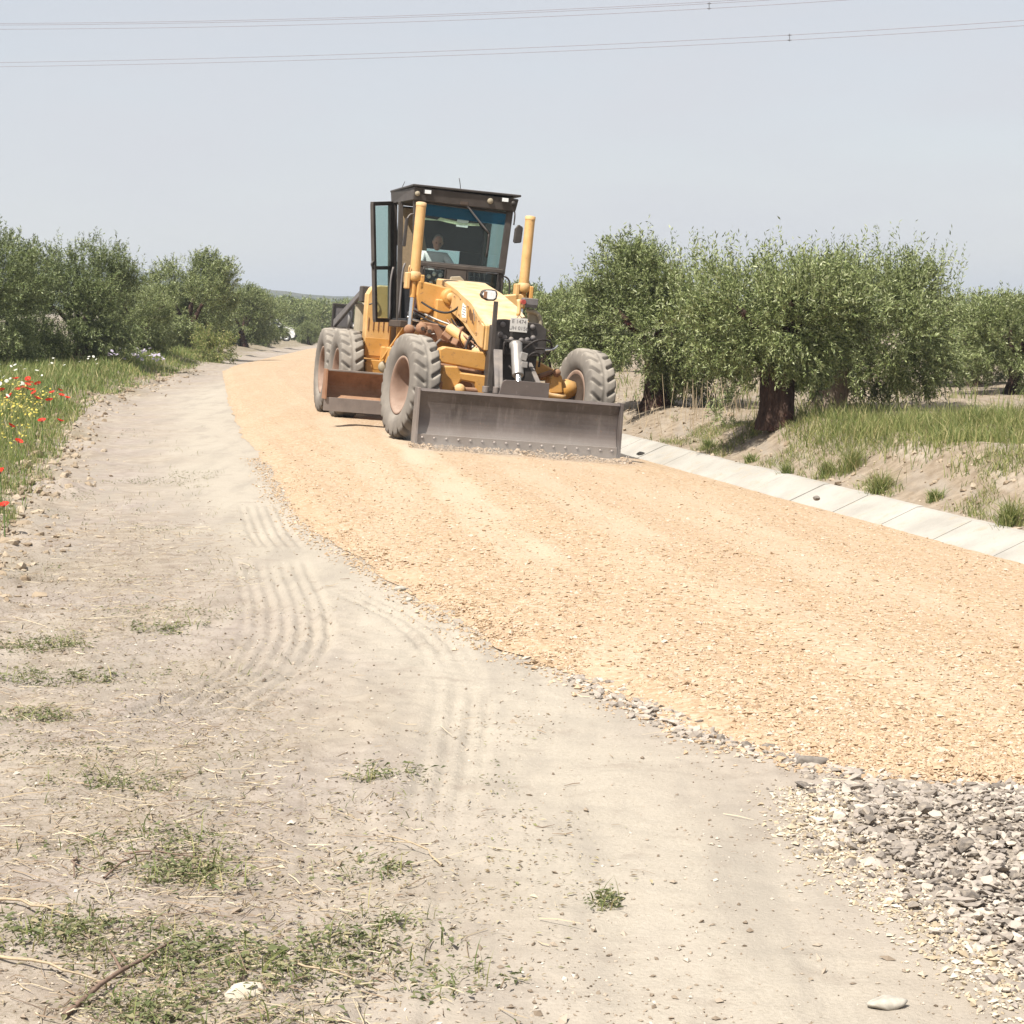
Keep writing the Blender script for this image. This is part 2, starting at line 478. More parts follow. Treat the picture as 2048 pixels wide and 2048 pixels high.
def ico(level):
    bm = bmesh.new()
    bmesh.ops.create_icosphere(bm, subdivisions=level, radius=0.5)
    v = np.array([p.co[:] for p in bm.verts]); f = np.array([[q.index for q in p.verts] for p in bm.faces])
    bm.free()
    return v, f
OCT = (np.array([(1, 0, 0), (-1, 0, 0), (0, 1, 0), (0, -1, 0), (0, 0, 1), (0, 0, -1)], float) * .5,
       np.array([(0, 2, 4), (2, 1, 4), (1, 3, 4), (3, 0, 4), (2, 0, 5), (1, 2, 5), (3, 1, 5), (0, 3, 5)]))
def chunky(base, k=6, amp=0.28, breaks=3, depth=(.26, .36)):
    out = []
    for i in range(k):
        v = base[0].copy()
        v = v * (1 + rng.uniform(-amp, amp, (len(v), 1)))
        for _ in range(breaks):                              # planar breaks
            n = rng.normal(size=3); n /= np.linalg.norm(n); d = rng.uniform(*depth)
            over = np.clip(v @ n - d, 0, None)
            v = v - over[:, None] * n
        v = v * rng.uniform(.75, 1.25, 3)
        out.append(v)
    return out, base[1]

def scatter(name, templates, pos, size, flat=(1, 1, .7), tilt=None):
    vs_, f = templates
    n = len(pos)
    which = rng.integers(0, len(vs_), n)
    T = np.stack(vs_)[which]                                  # n,v,3
    aspect = np.array(flat) * rng.uniform(.75, 1.3, (n, 3))
    V = T * (size[:, None] * aspect)[:, None, :]
    V = np.einsum('nij,nvj->nvi', rand_rot(n, tilt), V) + np.asarray(pos)[:, None, :]
    nv = V.shape[1]
    F = f[None] + (np.arange(n) * nv)[:, None, None]
    return np_mesh(name, V.reshape(-1, 3), F.reshape(-1, f.shape[1]))

ST_OCT = chunky(OCT, 8, .3)
ST_ICO = chunky(ico(1), 12, .34, 3, (.2, .4))
ST_ICO2 = chunky(ico(1), 18, .24, 3, (.2, .4))

def road_z(x, y):
    xl = fx_left(y)
    e = sstep(0, .30, x - xl) * sstep(7.40, 7.75, y)
    return ground_z(x, y, fine=False) + 0.004 + (.026 * e) + e * ROAD_BUMP(x, y)

# ------------------------------------------------------------------ loose orange stones
def pick(n, y0, y1, power):
    u_ = rng.random(n)
    y = y0 + (y1 - y0) * u_ ** power
    return y
N = 84000
y = pick(N, 7.42, 27.5, 2.0)
xl = fx_left(y); xg = fx_gut(y)
x = xl + (np.minimum(xg, y * .30 + .8) - xl) * rng.random(N) ** 1.25
keep = (x > xl - 0.0) & (x < xg - .03) & (rng.random(N) > sstep(13, 27, y)) & (rng.random(N) > fines(x, y) * .93)
x, y = x[keep], y[keep]
sz = np.clip(rng.lognormal(math.log(.0145), .42, len(x)), .006, .045)
z = road_z(x, y) + sz * rng.uniform(-.12, .16, len(x))
# strays over the edge
Ns = 2600
ys = pick(Ns, 7.6, 24, 1.4); xs = fx_left(ys) - np.abs(rng.normal(0, .10, Ns))
ss = np.clip(rng.lognormal(math.log(.016), .4, Ns), .007, .04)
zs = ground_z(xs, ys) + ss * .15
ps = np.stack([np.r_[x, xs], np.r_[y, ys], np.r_[z, zs]], 1)
ome = scatter('orange_stones', ST_OCT, ps, np.r_[sz, ss], (1.15, 1, .7), .35)
t = NT('orange_stone')
ci = t.ramp(t.island(), [(0.0, (0.238, 0.164, 0.105)), (0.07, (0.335, 0.238, 0.149)), (0.5, (0.401, 0.296, 0.196)), (0.85, (0.431, 0.332, 0.236)), (1.0, (0.466, 0.399, 0.327))])
M_ostone = t.done(t.bsdf(ci, .9, 0, t.bump(t.noise(120, 3, t.coord('World')), .3, .004), .15))
tag(link('orange_stones', ome, M_ostone), 'loose crushed orange stones lying over the road bed', kind='stuff')

# ------------------------------------------------------------------ grey crushed rock at the end of the orange layer
def in_gravel(x, y):
    lb = np.interp(y, [3.5, 4.6, 5.29, 5.95, 6.41, 7.0, 7.45, 7.9, 8.4, 9.1, 9.9], [1.60, 1.47, 1.37, 1.27, 1.16, 1.10, 1.16, 1.19, .82, .57, .30])
    rb = np.where(y < 7.4, 4.2, fx_left(y) + .10)
    rb = np.where(y > 7.9, fx_left(y) + .05, rb)
    return lb, rb
def gravel(n, y0, y1, s_med, sig, lo, hi, lift, jitter):
    y = rng.uniform(y0, y1, n)
    lb, rb = in_gravel(x * 0 if False else y, y)
    x_ = lb + (rb - lb) * rng.random(n) ** 1.0
    x_ = x_ + np.where(x_ - lb < .12, rng.normal(0, jitter, n), 0)
    s = np.clip(rng.lognormal(math.log(s_med), sig, n), lo, hi)
    d_edge = np.clip(x_ - lb, 0, .3) / .3
    front_ = 1 - sstep(7.0, 7.6, y)
    z = ground_z(x_, y) + s * rng.uniform(.0, .3, n) + d_edge * lift * rng.random(n) * front_
    return np.stack([x_, y, z], 1), s
a1, s1 = gravel(12500, 3.6, 7.62, .025, .42, .012, .08, .03, .06)
a2, s2 = gravel(11000, 3.6, 7.62, .016, .35, .008, .035, .03, .10)
a3, s3 = gravel(1100, 7.6, 9.9, .021, .45, .008, .06, .0, .05)
gm = scatter('crushed_rock', ST_ICO2, np.r_[a1, a2, a3], np.r_[s1, s2, s3], (1.3, 1.0, .58), .4)
t = NT('grey_crushed_rock')
ci = t.ramp(t.island(), [(0.0, (0.121, 0.105, 0.092)), (0.15, (0.188, 0.164, 0.142)), (0.5, (0.290, 0.254, 0.222)), (0.85, (0.394, 0.347, 0.297)), (1.0, (0.505, 0.439, 0.363))])
wn = t.noise(45, 4, t.coord('World'))
ci = t.mix(t.ramp(wn, [(.45, 0.0), (.75, .5)]), ci, (0.468, 0.396, 0.306))
M_grey = t.done(t.bsdf(ci, .88, 0, t.bump(t.noise(90, 4, t.coord('World')), .5, .006), .2))
tag(link('crushed_rock', gm, M_grey), 'grey angular crushed rock heaped beside the orange layer', kind='stuff')
# pale fines between the rock and the track
N = 5200
y = rng.uniform(3.6, 7.6, N); lb, _ = in_gravel(y, y)
x = lb + rng.normal(-.03, .085, N)
s = np.clip(rng.lognormal(math.log(.011), .45, N), .004, .035)
fm = scatter('pale_fines', ST_OCT, np.stack([x, y, ground_z(x, y) + s * .2], 1), s, (1.2, 1, .7), .5)
t = NT('pale_fine')
ci = t.ramp(t.island(), [(0.0, (0.312, 0.250, 0.172)), (.5, (0.429, 0.359, 0.257)), (1, (0.515, 0.468, 0.390))])
M_fine = t.done(t.bsdf(ci, .9, 0, None, .15))
tag(link('pale_fines', fm, M_fine), 'cream chippings spilled along the rim of the crushed rock', kind='stuff')

# ------------------------------------------------------------------ pebbles, clods and litter on the shoulder
N = 44000
y = pick(N, 4.2, 19, 1.6)
x = rng.uniform(-1, 1, N) * (y * .27 + .25)
lane_c = np.interp(y, [3, 6, 9, 12, 15, 22], [0.75, 0.5, 0.05, -0.75, -1.65, -3.15])
keep = (x < fx_left(y) - .02) & (x > fx_verge(y) - .2) & ~((y < 7.6) & (x > in_gravel(y, y)[0])) & (rng.random(N) < np.clip(.06 + np.abs(x - lane_c) * .5 + 1.5 * np.clip(fbm(x * 2.4, y * .45, 57, 3) - .12, 0, 1), 0, .95))
x, y = x[keep], y[keep]
s = np.clip(rng.lognormal(math.log(.0075), .5, len(x)), .003, .03)
pm = scatter('pebbles', ST_OCT, np.stack([x, y, ground_z(x, y) + s * .15], 1), s, (1.2, 1, .75), .5)
t = NT('pebble')
ci = t.ramp(t.island(), [(0.0, (0.160, 0.124, 0.092)), (.35, (0.272, 0.220, 0.168)), (.8, (0.376, 0.320, 0.256)), (1, (0.496, 0.456, 0.400))])
M_peb = t.done(t.bsdf(ci, .92, 0, None, .15))
tag(link('pebbles', pm, M_peb), 'pebbles and crumbs of soil scattered over the shoulder', kind='stuff')

N = 4200
y = 12 + 42 * rng.random(N) ** 1.7
x = fx_verge(y) + np.abs(rng.normal(0, .38, N)) - .35
s = np.clip(rng.lognormal(math.log(.034), .55, N), .012, .13)
cm = scatter('soil_clods', ST_ICO, np.stack([x, y, ground_z(x, y) + s * .02], 1), s, (1.25, 1, .7), .6)
t = NT('clod')
ci = t.ramp(t.island(), [(0.0, (0.197, 0.148, 0.102)), (.5, (0.295, 0.234, 0.168)), (1, (0.394, 0.328, 0.250))])
M_clod = t.done(t.bsdf(ci, .95, 0, t.bump(t.noise(40, 4, t.coord('World')), .7, .01), .1))
tag(link('soil_clods', cm, M_clod), 'lumps of dry soil pushed up along the flower verge', kind='stuff')
N = 900
y = 15 + 22 * rng.random(N) ** 1.3
x = fx_gut(y) + rng.uniform(.75, 2.2, N)
s = np.clip(rng.lognormal(math.log(.035), .5, N), .012, .11)
cm = scatter('bank_clods', ST_ICO, np.stack([x, y, ground_z(x, y) + s * .1], 1), s, (1.25, 1, .7), .6)
tag(link('bank_clods', cm, M_clod), 'crumbled soil on the bank above the concrete gutter', kind='stuff')

# straw and dry stalks: thin three-sided slivers
def slivers(name, base, direction, length, width, bend=None):
    n = len(base)
    d = direction / np.linalg.norm(direction, axis=1)[:, None]
    upv = np.tile([0, 0, 1.0], (n, 1)); side = np.cross(d, upv); ln = np.linalg.norm(side, axis=1)[:, None]
    side = np.where(ln > 1e-4, side / np.maximum(ln, 1e-4), [1, 0, 0]); top = np.cross(side, d)
    w = width[:, None]
    mid = base + d * (length * .5)[:, None] + (0 if bend is None else bend)
    end = base + d * length[:, None]
    V = np.stack([base - side * w * .5, base + side * w * .5, base + top * w * .7,
                  mid - side * w * .5, mid + side * w * .5, mid + top * w * .7,
                  end - side * w * .25, end + side * w * .25, end + top * w * .35], 1)
    f = np.array([(0, 1, 4, 3), (1, 2, 5, 4), (2, 0, 3, 5), (3, 4, 7, 6), (4, 5, 8, 7), (5, 3, 6, 8)])
    F = f[None] + (np.arange(n) * 9)[:, None, None]
    return np_mesh(name, V.reshape(-1, 3), F.reshape(-1, 4))
N = 17000
y = pick(N, 4.4, 17, 1.7); x = rng.uniform(-1, .62, N) * (y * .27 + .2)
dens = np.clip((.02 + 1.0 * sstep(.1, -1.2, x + .18 * (y - 6))) * (.6 + 2.2 * fbm(x * 1.2, y * 1.2, 51, 3)), 0, 1)
keep = (x < fx_left(y) - .1) & (x > fx_verge(y)) & (rng.random(N) < dens)
x, y = x[keep], y[keep]; n = len(x)
a = rng.uniform(0, 2 * math.pi, n)
d = np.stack([np.cos(a), np.sin(a), rng.normal(0.02, .10, n)], 1)
ln = np.clip(rng.lognormal(math.log(.06), .6, n), .02, .34)
sm = slivers('straw', np.stack([x, y, ground_z(x, y) + .006], 1), d, ln, np.clip(rng.normal(.003, .001, n), .0015, .006), rng.normal(0, .006, (n, 3)))
t = NT('straw')
ci = t.ramp(t.island(), [(0.0, (0.125, 0.086, 0.062)), (.3, (0.234, 0.172, 0.117)), (.65, (0.359, 0.292, 0.195)), (1, (0.484, 0.421, 0.304))])
M_straw = t.done(t.bsdf(ci, .8, 0, None, .25))
tag(link('straw', sm, M_straw), 'bits of straw and dry grass lying on the shoulder', kind='stuff')

# ------------------------------------------------------------------ blades, leaves
def blades(name, base, h, lean, width, segs=2):
    """grass blades: tapering strips that bend over"""
    n = len(base)
    a = rng.uniform(0, 2 * math.pi, n)
    out = np.stack([np.cos(a), np.sin(a), 0 * a], 1)
    b = rng.uniform(0, 2 * math.pi, n)
    side = np.stack([np.cos(b), np.sin(b), 0 * b], 1)
    rows = []
    for i in range(segs + 1):
        f = i / segs
        c = base + np.array([0, 0, 1.0]) * (h * (f - .28 * lean * f * f))[:, None] + out * (h * lean * f ** 1.8)[:, None]
        w = (width * (1 - f) ** .7 * (.75 if i == 0 else 1))[:, None] * .5
        if i < segs: rows += [c - side * w, c + side * w]
        else: rows += [c]
    V = np.stack(rows, 1); nv = V.shape[1]
    f = []
    for i in range(segs - 1): f += [(2*i, 2*i+1, 2*i+3), (2*i, 2*i+3, 2*i+2)]
    f += [(2*(segs-1), 2*(segs-1)+1, 2*segs)]
    f = np.array(f)
    F = f[None] + (np.arange(n) * nv)[:, None, None]
    return np_mesh(name, V.reshape(-1, 3), F.reshape(-1, 3))

M_grass = leafy('meadow_grass', [(0.0, (0.085, 0.130, 0.033)), (.35, (0.142, 0.195, 0.055)), (.65, (0.228, 0.260, 0.083)), (.88, (0.331, 0.313, 0.132)), (1.0, (0.479, 0.425, 0.220))], .35)
M_grass_dry = leafy('bank_grass', [(0.0, (.09, .125, .035)), (.4, (.175, .21, .062)), (.75, (.27, .275, .10)), (1.0, (.45, .39, .20))], .35)
M_weed = leafy('weed_leaf', [(0.0, (.085, .105, .04)), (.4, (.15, .17, .075)), (.75, (.23, .225, .115)), (1.0, (.40, .34, .21))], .25)

# meadow on the left verge
N = 90000
y = 12 + 62 * rng.random(N) ** 1.75
s = rng.random(N) ** 1.15 * (3.2 + y * .07)
x = fx_verge(y) - s + .1
keep = (x > -y * .275 - 1.4) & (rng.random(N) < np.clip(sstep(-.05, .5, s + .6 * fbm(x * 1.2, y * 1.2, 61, 3)) + .05, 0, 1))
x, y, s = x[keep], y[keep], s[keep]
h = rng.uniform(.12, .34, len(x)) * (.6 + .8 * sstep(.1, 1.2, s)) * (1 + .5 * fbm(x * .7, y * .7, 62, 2)) * np.where(y > 36, .8, 1)
gmesh = blades('meadow', np.stack([x, y, ground_z(x, y) - .01], 1), h, rng.uniform(.1, .8, len(x)), rng.uniform(.006, .013, len(x)) * np.clip(y / 18, 1, 2.6), 2)
tag(link('meadow_grass', gmesh, M_grass), 'green and yellowing meadow grass on the left verge', kind='stuff')
# sparse sprouts creeping over the shoulder
N = 5200
y = pick(N, 4.4, 30, 1.5)
x = fx_verge(y) + rng.random(N) ** 1.6 * 2.6
pt = fbm(x * 1.5, y * 1.5, 64, 3)
keep = (pt > .20) & (x < fx_left(y) - .5) & (x > -y * .28 - .4)
x, y = x[keep], y[keep]
gmesh = blades('sprouts', np.stack([x, y, ground_z(x, y) - .005], 1), rng.uniform(.02, .075, len(x)), rng.uniform(.4, 1.3, len(x)), rng.uniform(.004, .008, len(x)), 2)
tag(link('sprouting_grass', gmesh, M_weed), 'thin sprouts of grass on the dry shoulder', kind='stuff')

# grass on the right bank and in the grove
N = 62000
y = 14 + 50 * rng.random(N) ** 1.8
tq = .75 + rng.random(N) ** 1.1 * (7 + y * .05)
x = fx_gut(y) + tq
den = np.clip(sstep(1.3, 2.3, tq) * (1 - .75 * sstep(4.5, 7, tq)) + .9 * fbm(x * .8, y * .8, 71, 3), 0.0, 1)
den = den * (1 - .75 * sstep(27, 30, y)) * (1 - .8 * np.exp(-((x - 2.9) / 1.1) ** 2) * (y > 23.5))
keep = (rng.random(N) < den) & (x < y * .275 + 1.5)
x, y, tq = x[keep], y[keep], tq[keep]
h = rng.uniform(.12, .36, len(x)) * (1 + .5 * fbm(x * .7, y * .7, 72, 2)) * np.where(tq < 1.7, .6, 1)
gmesh = blades('bank', np.stack([x, y, ground_z(x, y) - .01], 1), h, rng.uniform(.1, .8, len(x)), rng.uniform(.007, .014, len(x)) * np.clip(y / 20, 1, 2.4), 2)
tag(link('bank_grass', gmesh, M_grass_dry), 'tall grass along the crest of the right bank', kind='stuff')

N = 44000
y = 14.5 + 13.5 * rng.random(N); tq = 1.25 + 2.6 * rng.random(N) ** 1.2; x = fx_gut(y) + tq
keep = (rng.random(N) < np.clip(.75 + 1.2 * fbm(x * .9, y * .9, 74, 3), 0, 1) * sstep(1.2, 1.9, tq + .5 * fbm(x * 1.3, y * 1.3, 75, 2))) & (np.hypot(x - 3.5, y - 26.6) > .45) & (x > 3.2 + .0 * y) & (x < y * .275 + 1.2)
x, y = x[keep], y[keep]
gmesh = blades('crest', np.stack([x, y, ground_z(x, y) - .01], 1), rng.uniform(.10, .30, len(x)) * (1 + .6 * fbm(x * .8, y * .8, 76, 2)), rng.uniform(.1, .9, len(x)), rng.uniform(.007, .014, len(x)), 2)
tag(link('crest_grass', gmesh, M_grass_dry), 'bright grass fringe on top of the right bank', kind='stuff')
N = 20000
y = 14.5 + 17 * rng.random(N); tq = .78 + 1.0 * rng.random(N); x = fx_gut(y) + tq
keep = (fbm(x * 1.6, y * 1.6, 78, 3) > .06) & (x < y * .275 + 1.0)
x, y = x[keep], y[keep]
gmesh = blades('slope', np.stack([x, y, ground_z(x, y) - .01], 1), rng.uniform(.04, .16, len(x)), rng.uniform(.3, 1.2, len(x)), rng.uniform(.006, .012, len(x)), 2)
tag(link('slope_weeds', gmesh, M_grass_dry), 'patchy weeds on the slope above the gutter', kind='stuff')

# single tufts standing out on the right bank
tufts = [(3.86, 23.00, 0.36, 'tall green grass tuft standing highest on the middle of the bank'),
         (3.93, 21.48, 0.30, 'spiky yellow-green tuft low on the bank close to the gutter'),
         (3.26, 24.08, 0.20, 'low green tuft at the foot of the bank below the thick trunk'),
         (4.56, 18.40, 0.32, 'bushy grass tuft on the bank at the right edge of the picture'),
         (4.28, 20.36, 0.16, 'small wispy tuft beside the gutter between the spiky one and the right edge'),
         (2.69, 27.68, 0.19, 'bluish low tuft on the bank nearest the grader'),
         (3.63, 23.24, 0.26, 'dark leafy weed tuft left of the tallest one on the bank'),
         (3.03, 25.64, 0.17, 'thin tuft on the bank between the bluish one and the thick trunk')]
for tx, ty, hh, lb in tufts:
    n = int(150 + 500 * hh)
    r_ = np.abs(rng.normal(0, hh * .28, n)); aa = rng.uniform(0, 6.283, n)
    bx, by = r_ * np.cos(aa), r_ * np.sin(aa)
    bz = ground_z(bx + tx, by + ty) - gz(tx, ty)
    me = blades('grass_tuft', np.stack([bx, by, bz - .01], 1), hh * rng.uniform(.45, 1.1, n), rng.uniform(.15, 1.0, n), rng.uniform(.007, .013, n), 3)
    o = empty('grass_tuft', (tx, ty, gz(tx, ty)))
    tag(link('blades', me, M_grass_dry if hh > .2 else M_grass, o), kind='stuff')
    tag(o, lb, 'grass tuft', 'grass tufts on the right bank')

# ------------------------------------------------------------------ weeds on the shoulder: creeping plants with leaf-sized faces
def leaves_mesh(name, base, d, length, width, droop=.25):
    n = len(base)
    d = d / np.linalg.norm(d, axis=1)[:, None]
    upv = rng.normal(0, .35, (n, 3)) + [0, 0, 1]
    side = np.cross(d, upv); side /= np.maximum(np.linalg.norm(side, axis=1), 1e-5)[:, None]
    L = length[:, None]; W = width[:, None]
    tip = base + d * L - np.array([0, 0, 1]) * L * droop
    mid = base + d * L * .5
    V = np.stack([base, mid + side * W * .5, tip, mid - side * W * .5], 1)
    F = np.array([[0, 1, 2], [0, 2, 3]])[None] + (np.arange(n) * 4)[:, None, None]
    return np_mesh(name, V.reshape(-1, 3), F.reshape(-1, 3))
weeds = [(-1.02, 6.42, .20, 620, 'leafy green weed patch in the lower left, above the larger mat'),
         (-.72, 5.52, .30, 1500, 'large mat of creeping green weed at the lower left'),
         (-1.42, 5.78, .22, 800, 'green weed clump at the left edge near the bottom'),
         (-.93, 5.10, .24, 700, 'yellow-green weed mat at the very bottom left'),
         (-1.30, 6.75, .20, 330, 'thin creeping weed above the twigs at left'),
         (.28, 6.10, .07, 130, 'small weed on the dusty track right of the twin straw'),
         (-.10, 5.35, .12, 150, 'straggling weed in the bottom middle of the track'),
         (-2.02, 9.85, .10, 160, 'bright small weed tuft far left on the shoulder'),
         (-2.12, 8.95, .16, 260, 'dark flat weed at far left of the shoulder'),
         (-.50, 7.75, .14, 170, 'low flat weed crossing the tyre prints'),
         (-1.98, 11.35, .13, 200, 'olive coloured weed strip left of the curved tyre prints'),
         (-.48, 6.38, .11, 150, 'tiny dark weed beside the ladder tyre print'),
         (-2.55, 10.7, .22, 420, 'grassy weed at the left edge above mid picture'),
         (-1.55, 7.6, .18, 240, 'sparse weed with dry stalks at the left'),
         (-2.42, 9.75, .20, 300, 'grassy weed at the left edge below mid picture'),
         (-.42, 5.85, .10, 120, 'withered low weed near the straight straw')]
for wx, wy, rr, n, lb in weeds:
    n = int(n * 1.15); rr = rr * 1.35
    k = max(5, int(rr * 60))
    cx_, cy_ = rng.normal(0, rr * .5, k), rng.normal(0, rr * .42, k)
    wch = rng.integers(0, k, n)
    bx = cx_[wch] + rng.normal(0, rr * .22, n); by = cy_[wch] + rng.normal(0, rr * .22, n)
    bz = ground_z(bx + wx, by + wy) - gz(wx, wy) + np.abs(rng.normal(0, .018, n))
    aa = rng.uniform(0, 6.283, n)
    d = np.stack([np.cos(aa), np.sin(aa), rng.uniform(.0, .8, n)], 1)
    ln = np.clip(rng.lognormal(math.log(.021), .38, n), .008, .045)
    me = leaves_mesh('creeping_weed', np.stack([bx, by, bz], 1), d, ln, ln * rng.uniform(.22, .5, n), .3)
    o = empty('creeping_weed', (wx, wy, gz(wx, wy)))
    tag(link('foliage', me, M_weed, o), kind='stuff')
    ns_ = max(10, n // 9); wk = rng.integers(0, k, ns_)
    bx = cx_[wk] + rng.normal(0, rr * .2, ns_); by = cy_[wk] + rng.normal(0, rr * .2, ns_)
    bz = ground_z(bx + wx, by + wy) - gz(wx, wy)
    me = blades('weed_stalks', np.stack([bx, by, bz], 1), rng.uniform(.03, .11, ns_), rng.uniform(.2, 1.4, ns_), rng.uniform(.003, .007, ns_), 3)
    tag(link('stalks', me, M_grass_dry, o), kind='stuff')
    tag(o, lb, 'weed', 'weeds on the dry shoulder')
# low cover creeping in patches up the left of the shoulder
N = 60000
y = pick(N, 4.4, 22, 1.5); x = fx_verge(y) + (rng.random(N) ** 1.2) * 4.2
sc_ = fbm(x * 1.7, y * 1.1, 58, 4)
keep = (sc_ > .27 + .10 * sstep(-1.0, .4, x + .2 * (y - 6))) & (x < np.minimum(fx_left(y) - .6, .3 - .17 * (y - 6))) & (x > -y * .275 - .3)
x, y = x[keep], y[keep]; n = len(x)
aa = rng.uniform(0, 6.283, n)
ln = np.clip(rng.lognormal(math.log(.017), .38, n), .007, .036)
me = leaves_mesh('low_cover', np.stack([x, y, ground_z(x, y) + np.abs(rng.normal(0, .010, n))], 1), np.stack([np.cos(aa), np.sin(aa), rng.uniform(0, .8, n)], 1), ln, ln * rng.uniform(.18, .42, n), .3)
tag(link('low_cover', me, M_weed), 'patches of low withered weeds up the left of the shoulder', kind='stuff')
# fine dry plant litter between them
N = 22000
y = pick(N, 4.4, 15, 1.6); x = -rng.random(N) * (y * .27 + .2) + .45
keep = (rng.random(N) < np.clip(.9 * sstep(.3, -1.2, x + .2 * (y - 6)) + 1.3 * fbm(x * 1.4, y * 1.4, 53, 3), 0, 1)) & (x > fx_verge(y))
x, y = x[keep], y[keep]; n = len(x)
aa = rng.uniform(0, 6.283, n)
ln = np.clip(rng.lognormal(math.log(.016), .4, n), .006, .032)
me = leaves_mesh('leaf_litter', np.stack([x, y, ground_z(x, y) + .006], 1), np.stack([np.cos(aa), np.sin(aa), rng.uniform(-.1, .5, n)], 1), ln, ln * rng.uniform(.15, .45, n), .2)
M_lit = leafy('dry_litter', [(0, (.15, .11, .07)), (.35, (.27, .215, .13)), (.6, (.40, .33, .22)), (.8, (.22, .225, .10)), (1, (.52, .45, .33))], .15)
tag(link('leaf_litter', me, M_lit), 'dry scraps of leaf over the weedy part of the shoulder', kind='stuff')

# twigs lying on the shoulder
def tube_mesh(name, pts, radii, sides=6, cap=True):
    pts = np.asarray(pts, float); n = len(pts)
    radii = np.broadcast_to(np.asarray(radii, float), (n,))
    tan = np.gradient(pts, axis=0); tan /= np.maximum(np.linalg.norm(tan, axis=1), 1e-9)[:, None]
    ref = np.array([0, 0, 1.0]) if abs(tan[0, 2]) < .9 else np.array([1.0, 0, 0])
    V = []
    nrm = np.cross(tan[0], ref); nrm /= np.linalg.norm(nrm)
    for i in range(n):
        nrm = nrm - tan[i] * (nrm @ tan[i]); nrm /= max(np.linalg.norm(nrm), 1e-9)
        bi = np.cross(tan[i], nrm)
        a = np.arange(sides) * 2 * math.pi / sides
        V.append(pts[i] + radii[i] * (np.cos(a)[:, None] * nrm + np.sin(a)[:, None] * bi))
    V = np.concatenate(V)
    F = [(i * sides + j, i * sides + (j + 1) % sides, (i + 1) * sides + (j + 1) % sides, (i + 1) * sides + j) for i in range(n - 1) for j in range(sides)]
    return V, F
def poly_mesh(name, V, F, smooth=False):
    me = bpy.data.meshes.new(name)
    me.from_pydata([tuple(map(float, v)) for v in V], [], [tuple(int(i) for i in f) for f in F])
    if smooth: me.polygons.foreach_set('use_smooth', np.ones(len(me.polygons), bool))
    me.update()
    return me
M_twig = plain('twig_bark', (.17, .115, .085), .85, 0, .35, 60)
M_stalk = plain('dry_stalk', (.36, .285, .19), .75, 0, .2, 60)
twigs = [((-1.30, 6.62), (-.94, 6.55), .0035, 0, 'thin dark twig lying level above the weed patch'),
         ((-1.62, 6.08), (-1.30, 5.88), .0055, 1, 'pale twig at the left edge pointing down to the right'),
         ((-1.16, 5.06), (-.98, 5.70), .0085, 0, 'thick dark twig rising from the bottom left corner'),
         ((-.66, 5.50), (-.36, 5.33), .0040, 1, 'long straight straw stalk at bottom centre'),
         ((-.23, 6.50), (-.44, 6.90), .0040, 1, 'dry forked stalk on the tyre prints'),
         ((-1.45, 6.57), (-1.40, 6.30), .0045, 0, 'short upright-looking twig at far left'),
         ((-1.46, 5.56), (-1.12, 5.36), .0055, 1, 'pale twig low on the left crossing to the weed mat'),
         ((-1.30, 6.28), (-1.21, 6.66), .0040, 0, 'dark slanting twig left of the weed patch')]
for (ax, ay), (bx, by), r_, kind_, lb in twigs:
    k = 7
    px = np.linspace(ax, bx, k) + np.r_[0, rng.normal(0, .008, k - 2), 0]; py = np.linspace(ay, by, k) + np.r_[0, rng.normal(0, .008, k - 2), 0]
    pz = ground_z(px, py) + r_ + .004 + .02 * np.sin(np.linspace(0, math.pi, k))
    o0 = np.array([px[0], py[0], pz[0]])
    P = np.stack([px, py, pz], 1) - o0
    V, F = tube_mesh('', P, np.linspace(r_, r_ * .45, k), 6)
    V2 = V; F2 = list(F)
    q = P[3]; dv = (P[6] - P[3]); side = np.array([-dv[1], dv[0], .1 * abs(dv[0])])
    vb, fb = tube_mesh('', [q, q + dv * .35 + side * .25, q + dv * .6 + side * .45], [r_ * .6, r_ * .45, r_ * .3], 5)
    F2 += [tuple(i + len(V2) for i in f) for f in fb]; V2 = np.r_[V2, vb]
    o = link('twig', poly_mesh('twig', V2, F2, True), M_stalk if kind_ else M_twig)
    o.location = o0
    tag(o, lb, 'twig', 'twigs on the dry shoulder')

# a few single stones that catch the eye
def single_stone(loc, size, sc, m, lb, rot=0):
    v, f = ico(3)
    v = v * (1 + .10 * rng.normal(size=(len(v), 1)) * 0 + .16 * fbm(v[:, 0] * 4 + loc[0] * 9, v[:, 1] * 4 + v[:, 2] * 3, int(loc[1] * 50), 3)[:, None])
    for _ in range(6):
        n = rng.normal(size=3); n /= np.linalg.norm(n); over = np.clip(v @ n - rng.uniform(.3, .42), 0, None); v = v - over[:, None] * n
    v = v * np.array(sc) * size
    o = link('stone', np_mesh('stone', v, f, True), m)
    o.location = (loc[0], loc[1], gz(loc[0], loc[1]) + size * sc[2] * .22 + (loc[2] if len(loc) > 2 else 0))
    o.rotation_euler = (0, 0, rot)
    tag(o, lb, 'stone', 'stones on the road works')
M_white = plain('pale_limestone', (.37, .34, .29), .85, 0, .25, 40)
M_dstone = plain('dark_stone', (.17, .15, .13), .85, 0, .3, 40)
single_stone((.99, 5.16), .085, (1.35, .8, .55), M_white, 'flat white stone half sunk in the dust, bottom right', .2)
single_stone((-.72, 12.93), .075, (1.2, .8, .6), M_white, 'white stone at the edge of the orange layer', .4)
single_stone((-.64, 12.45), .05, (1, .9, .7), M_white, 'small cream stone just below the white one at the orange edge')
single_stone((3.12, 20.6, .14), .07, (1.1, .9, .8), M_dstone, 'dark stone lying in the concrete gutter')
single_stone((1.20, 7.98), .12, (1.4, .9, .5), M_dstone, 'brownish slab of rock at the orange edge', .3)
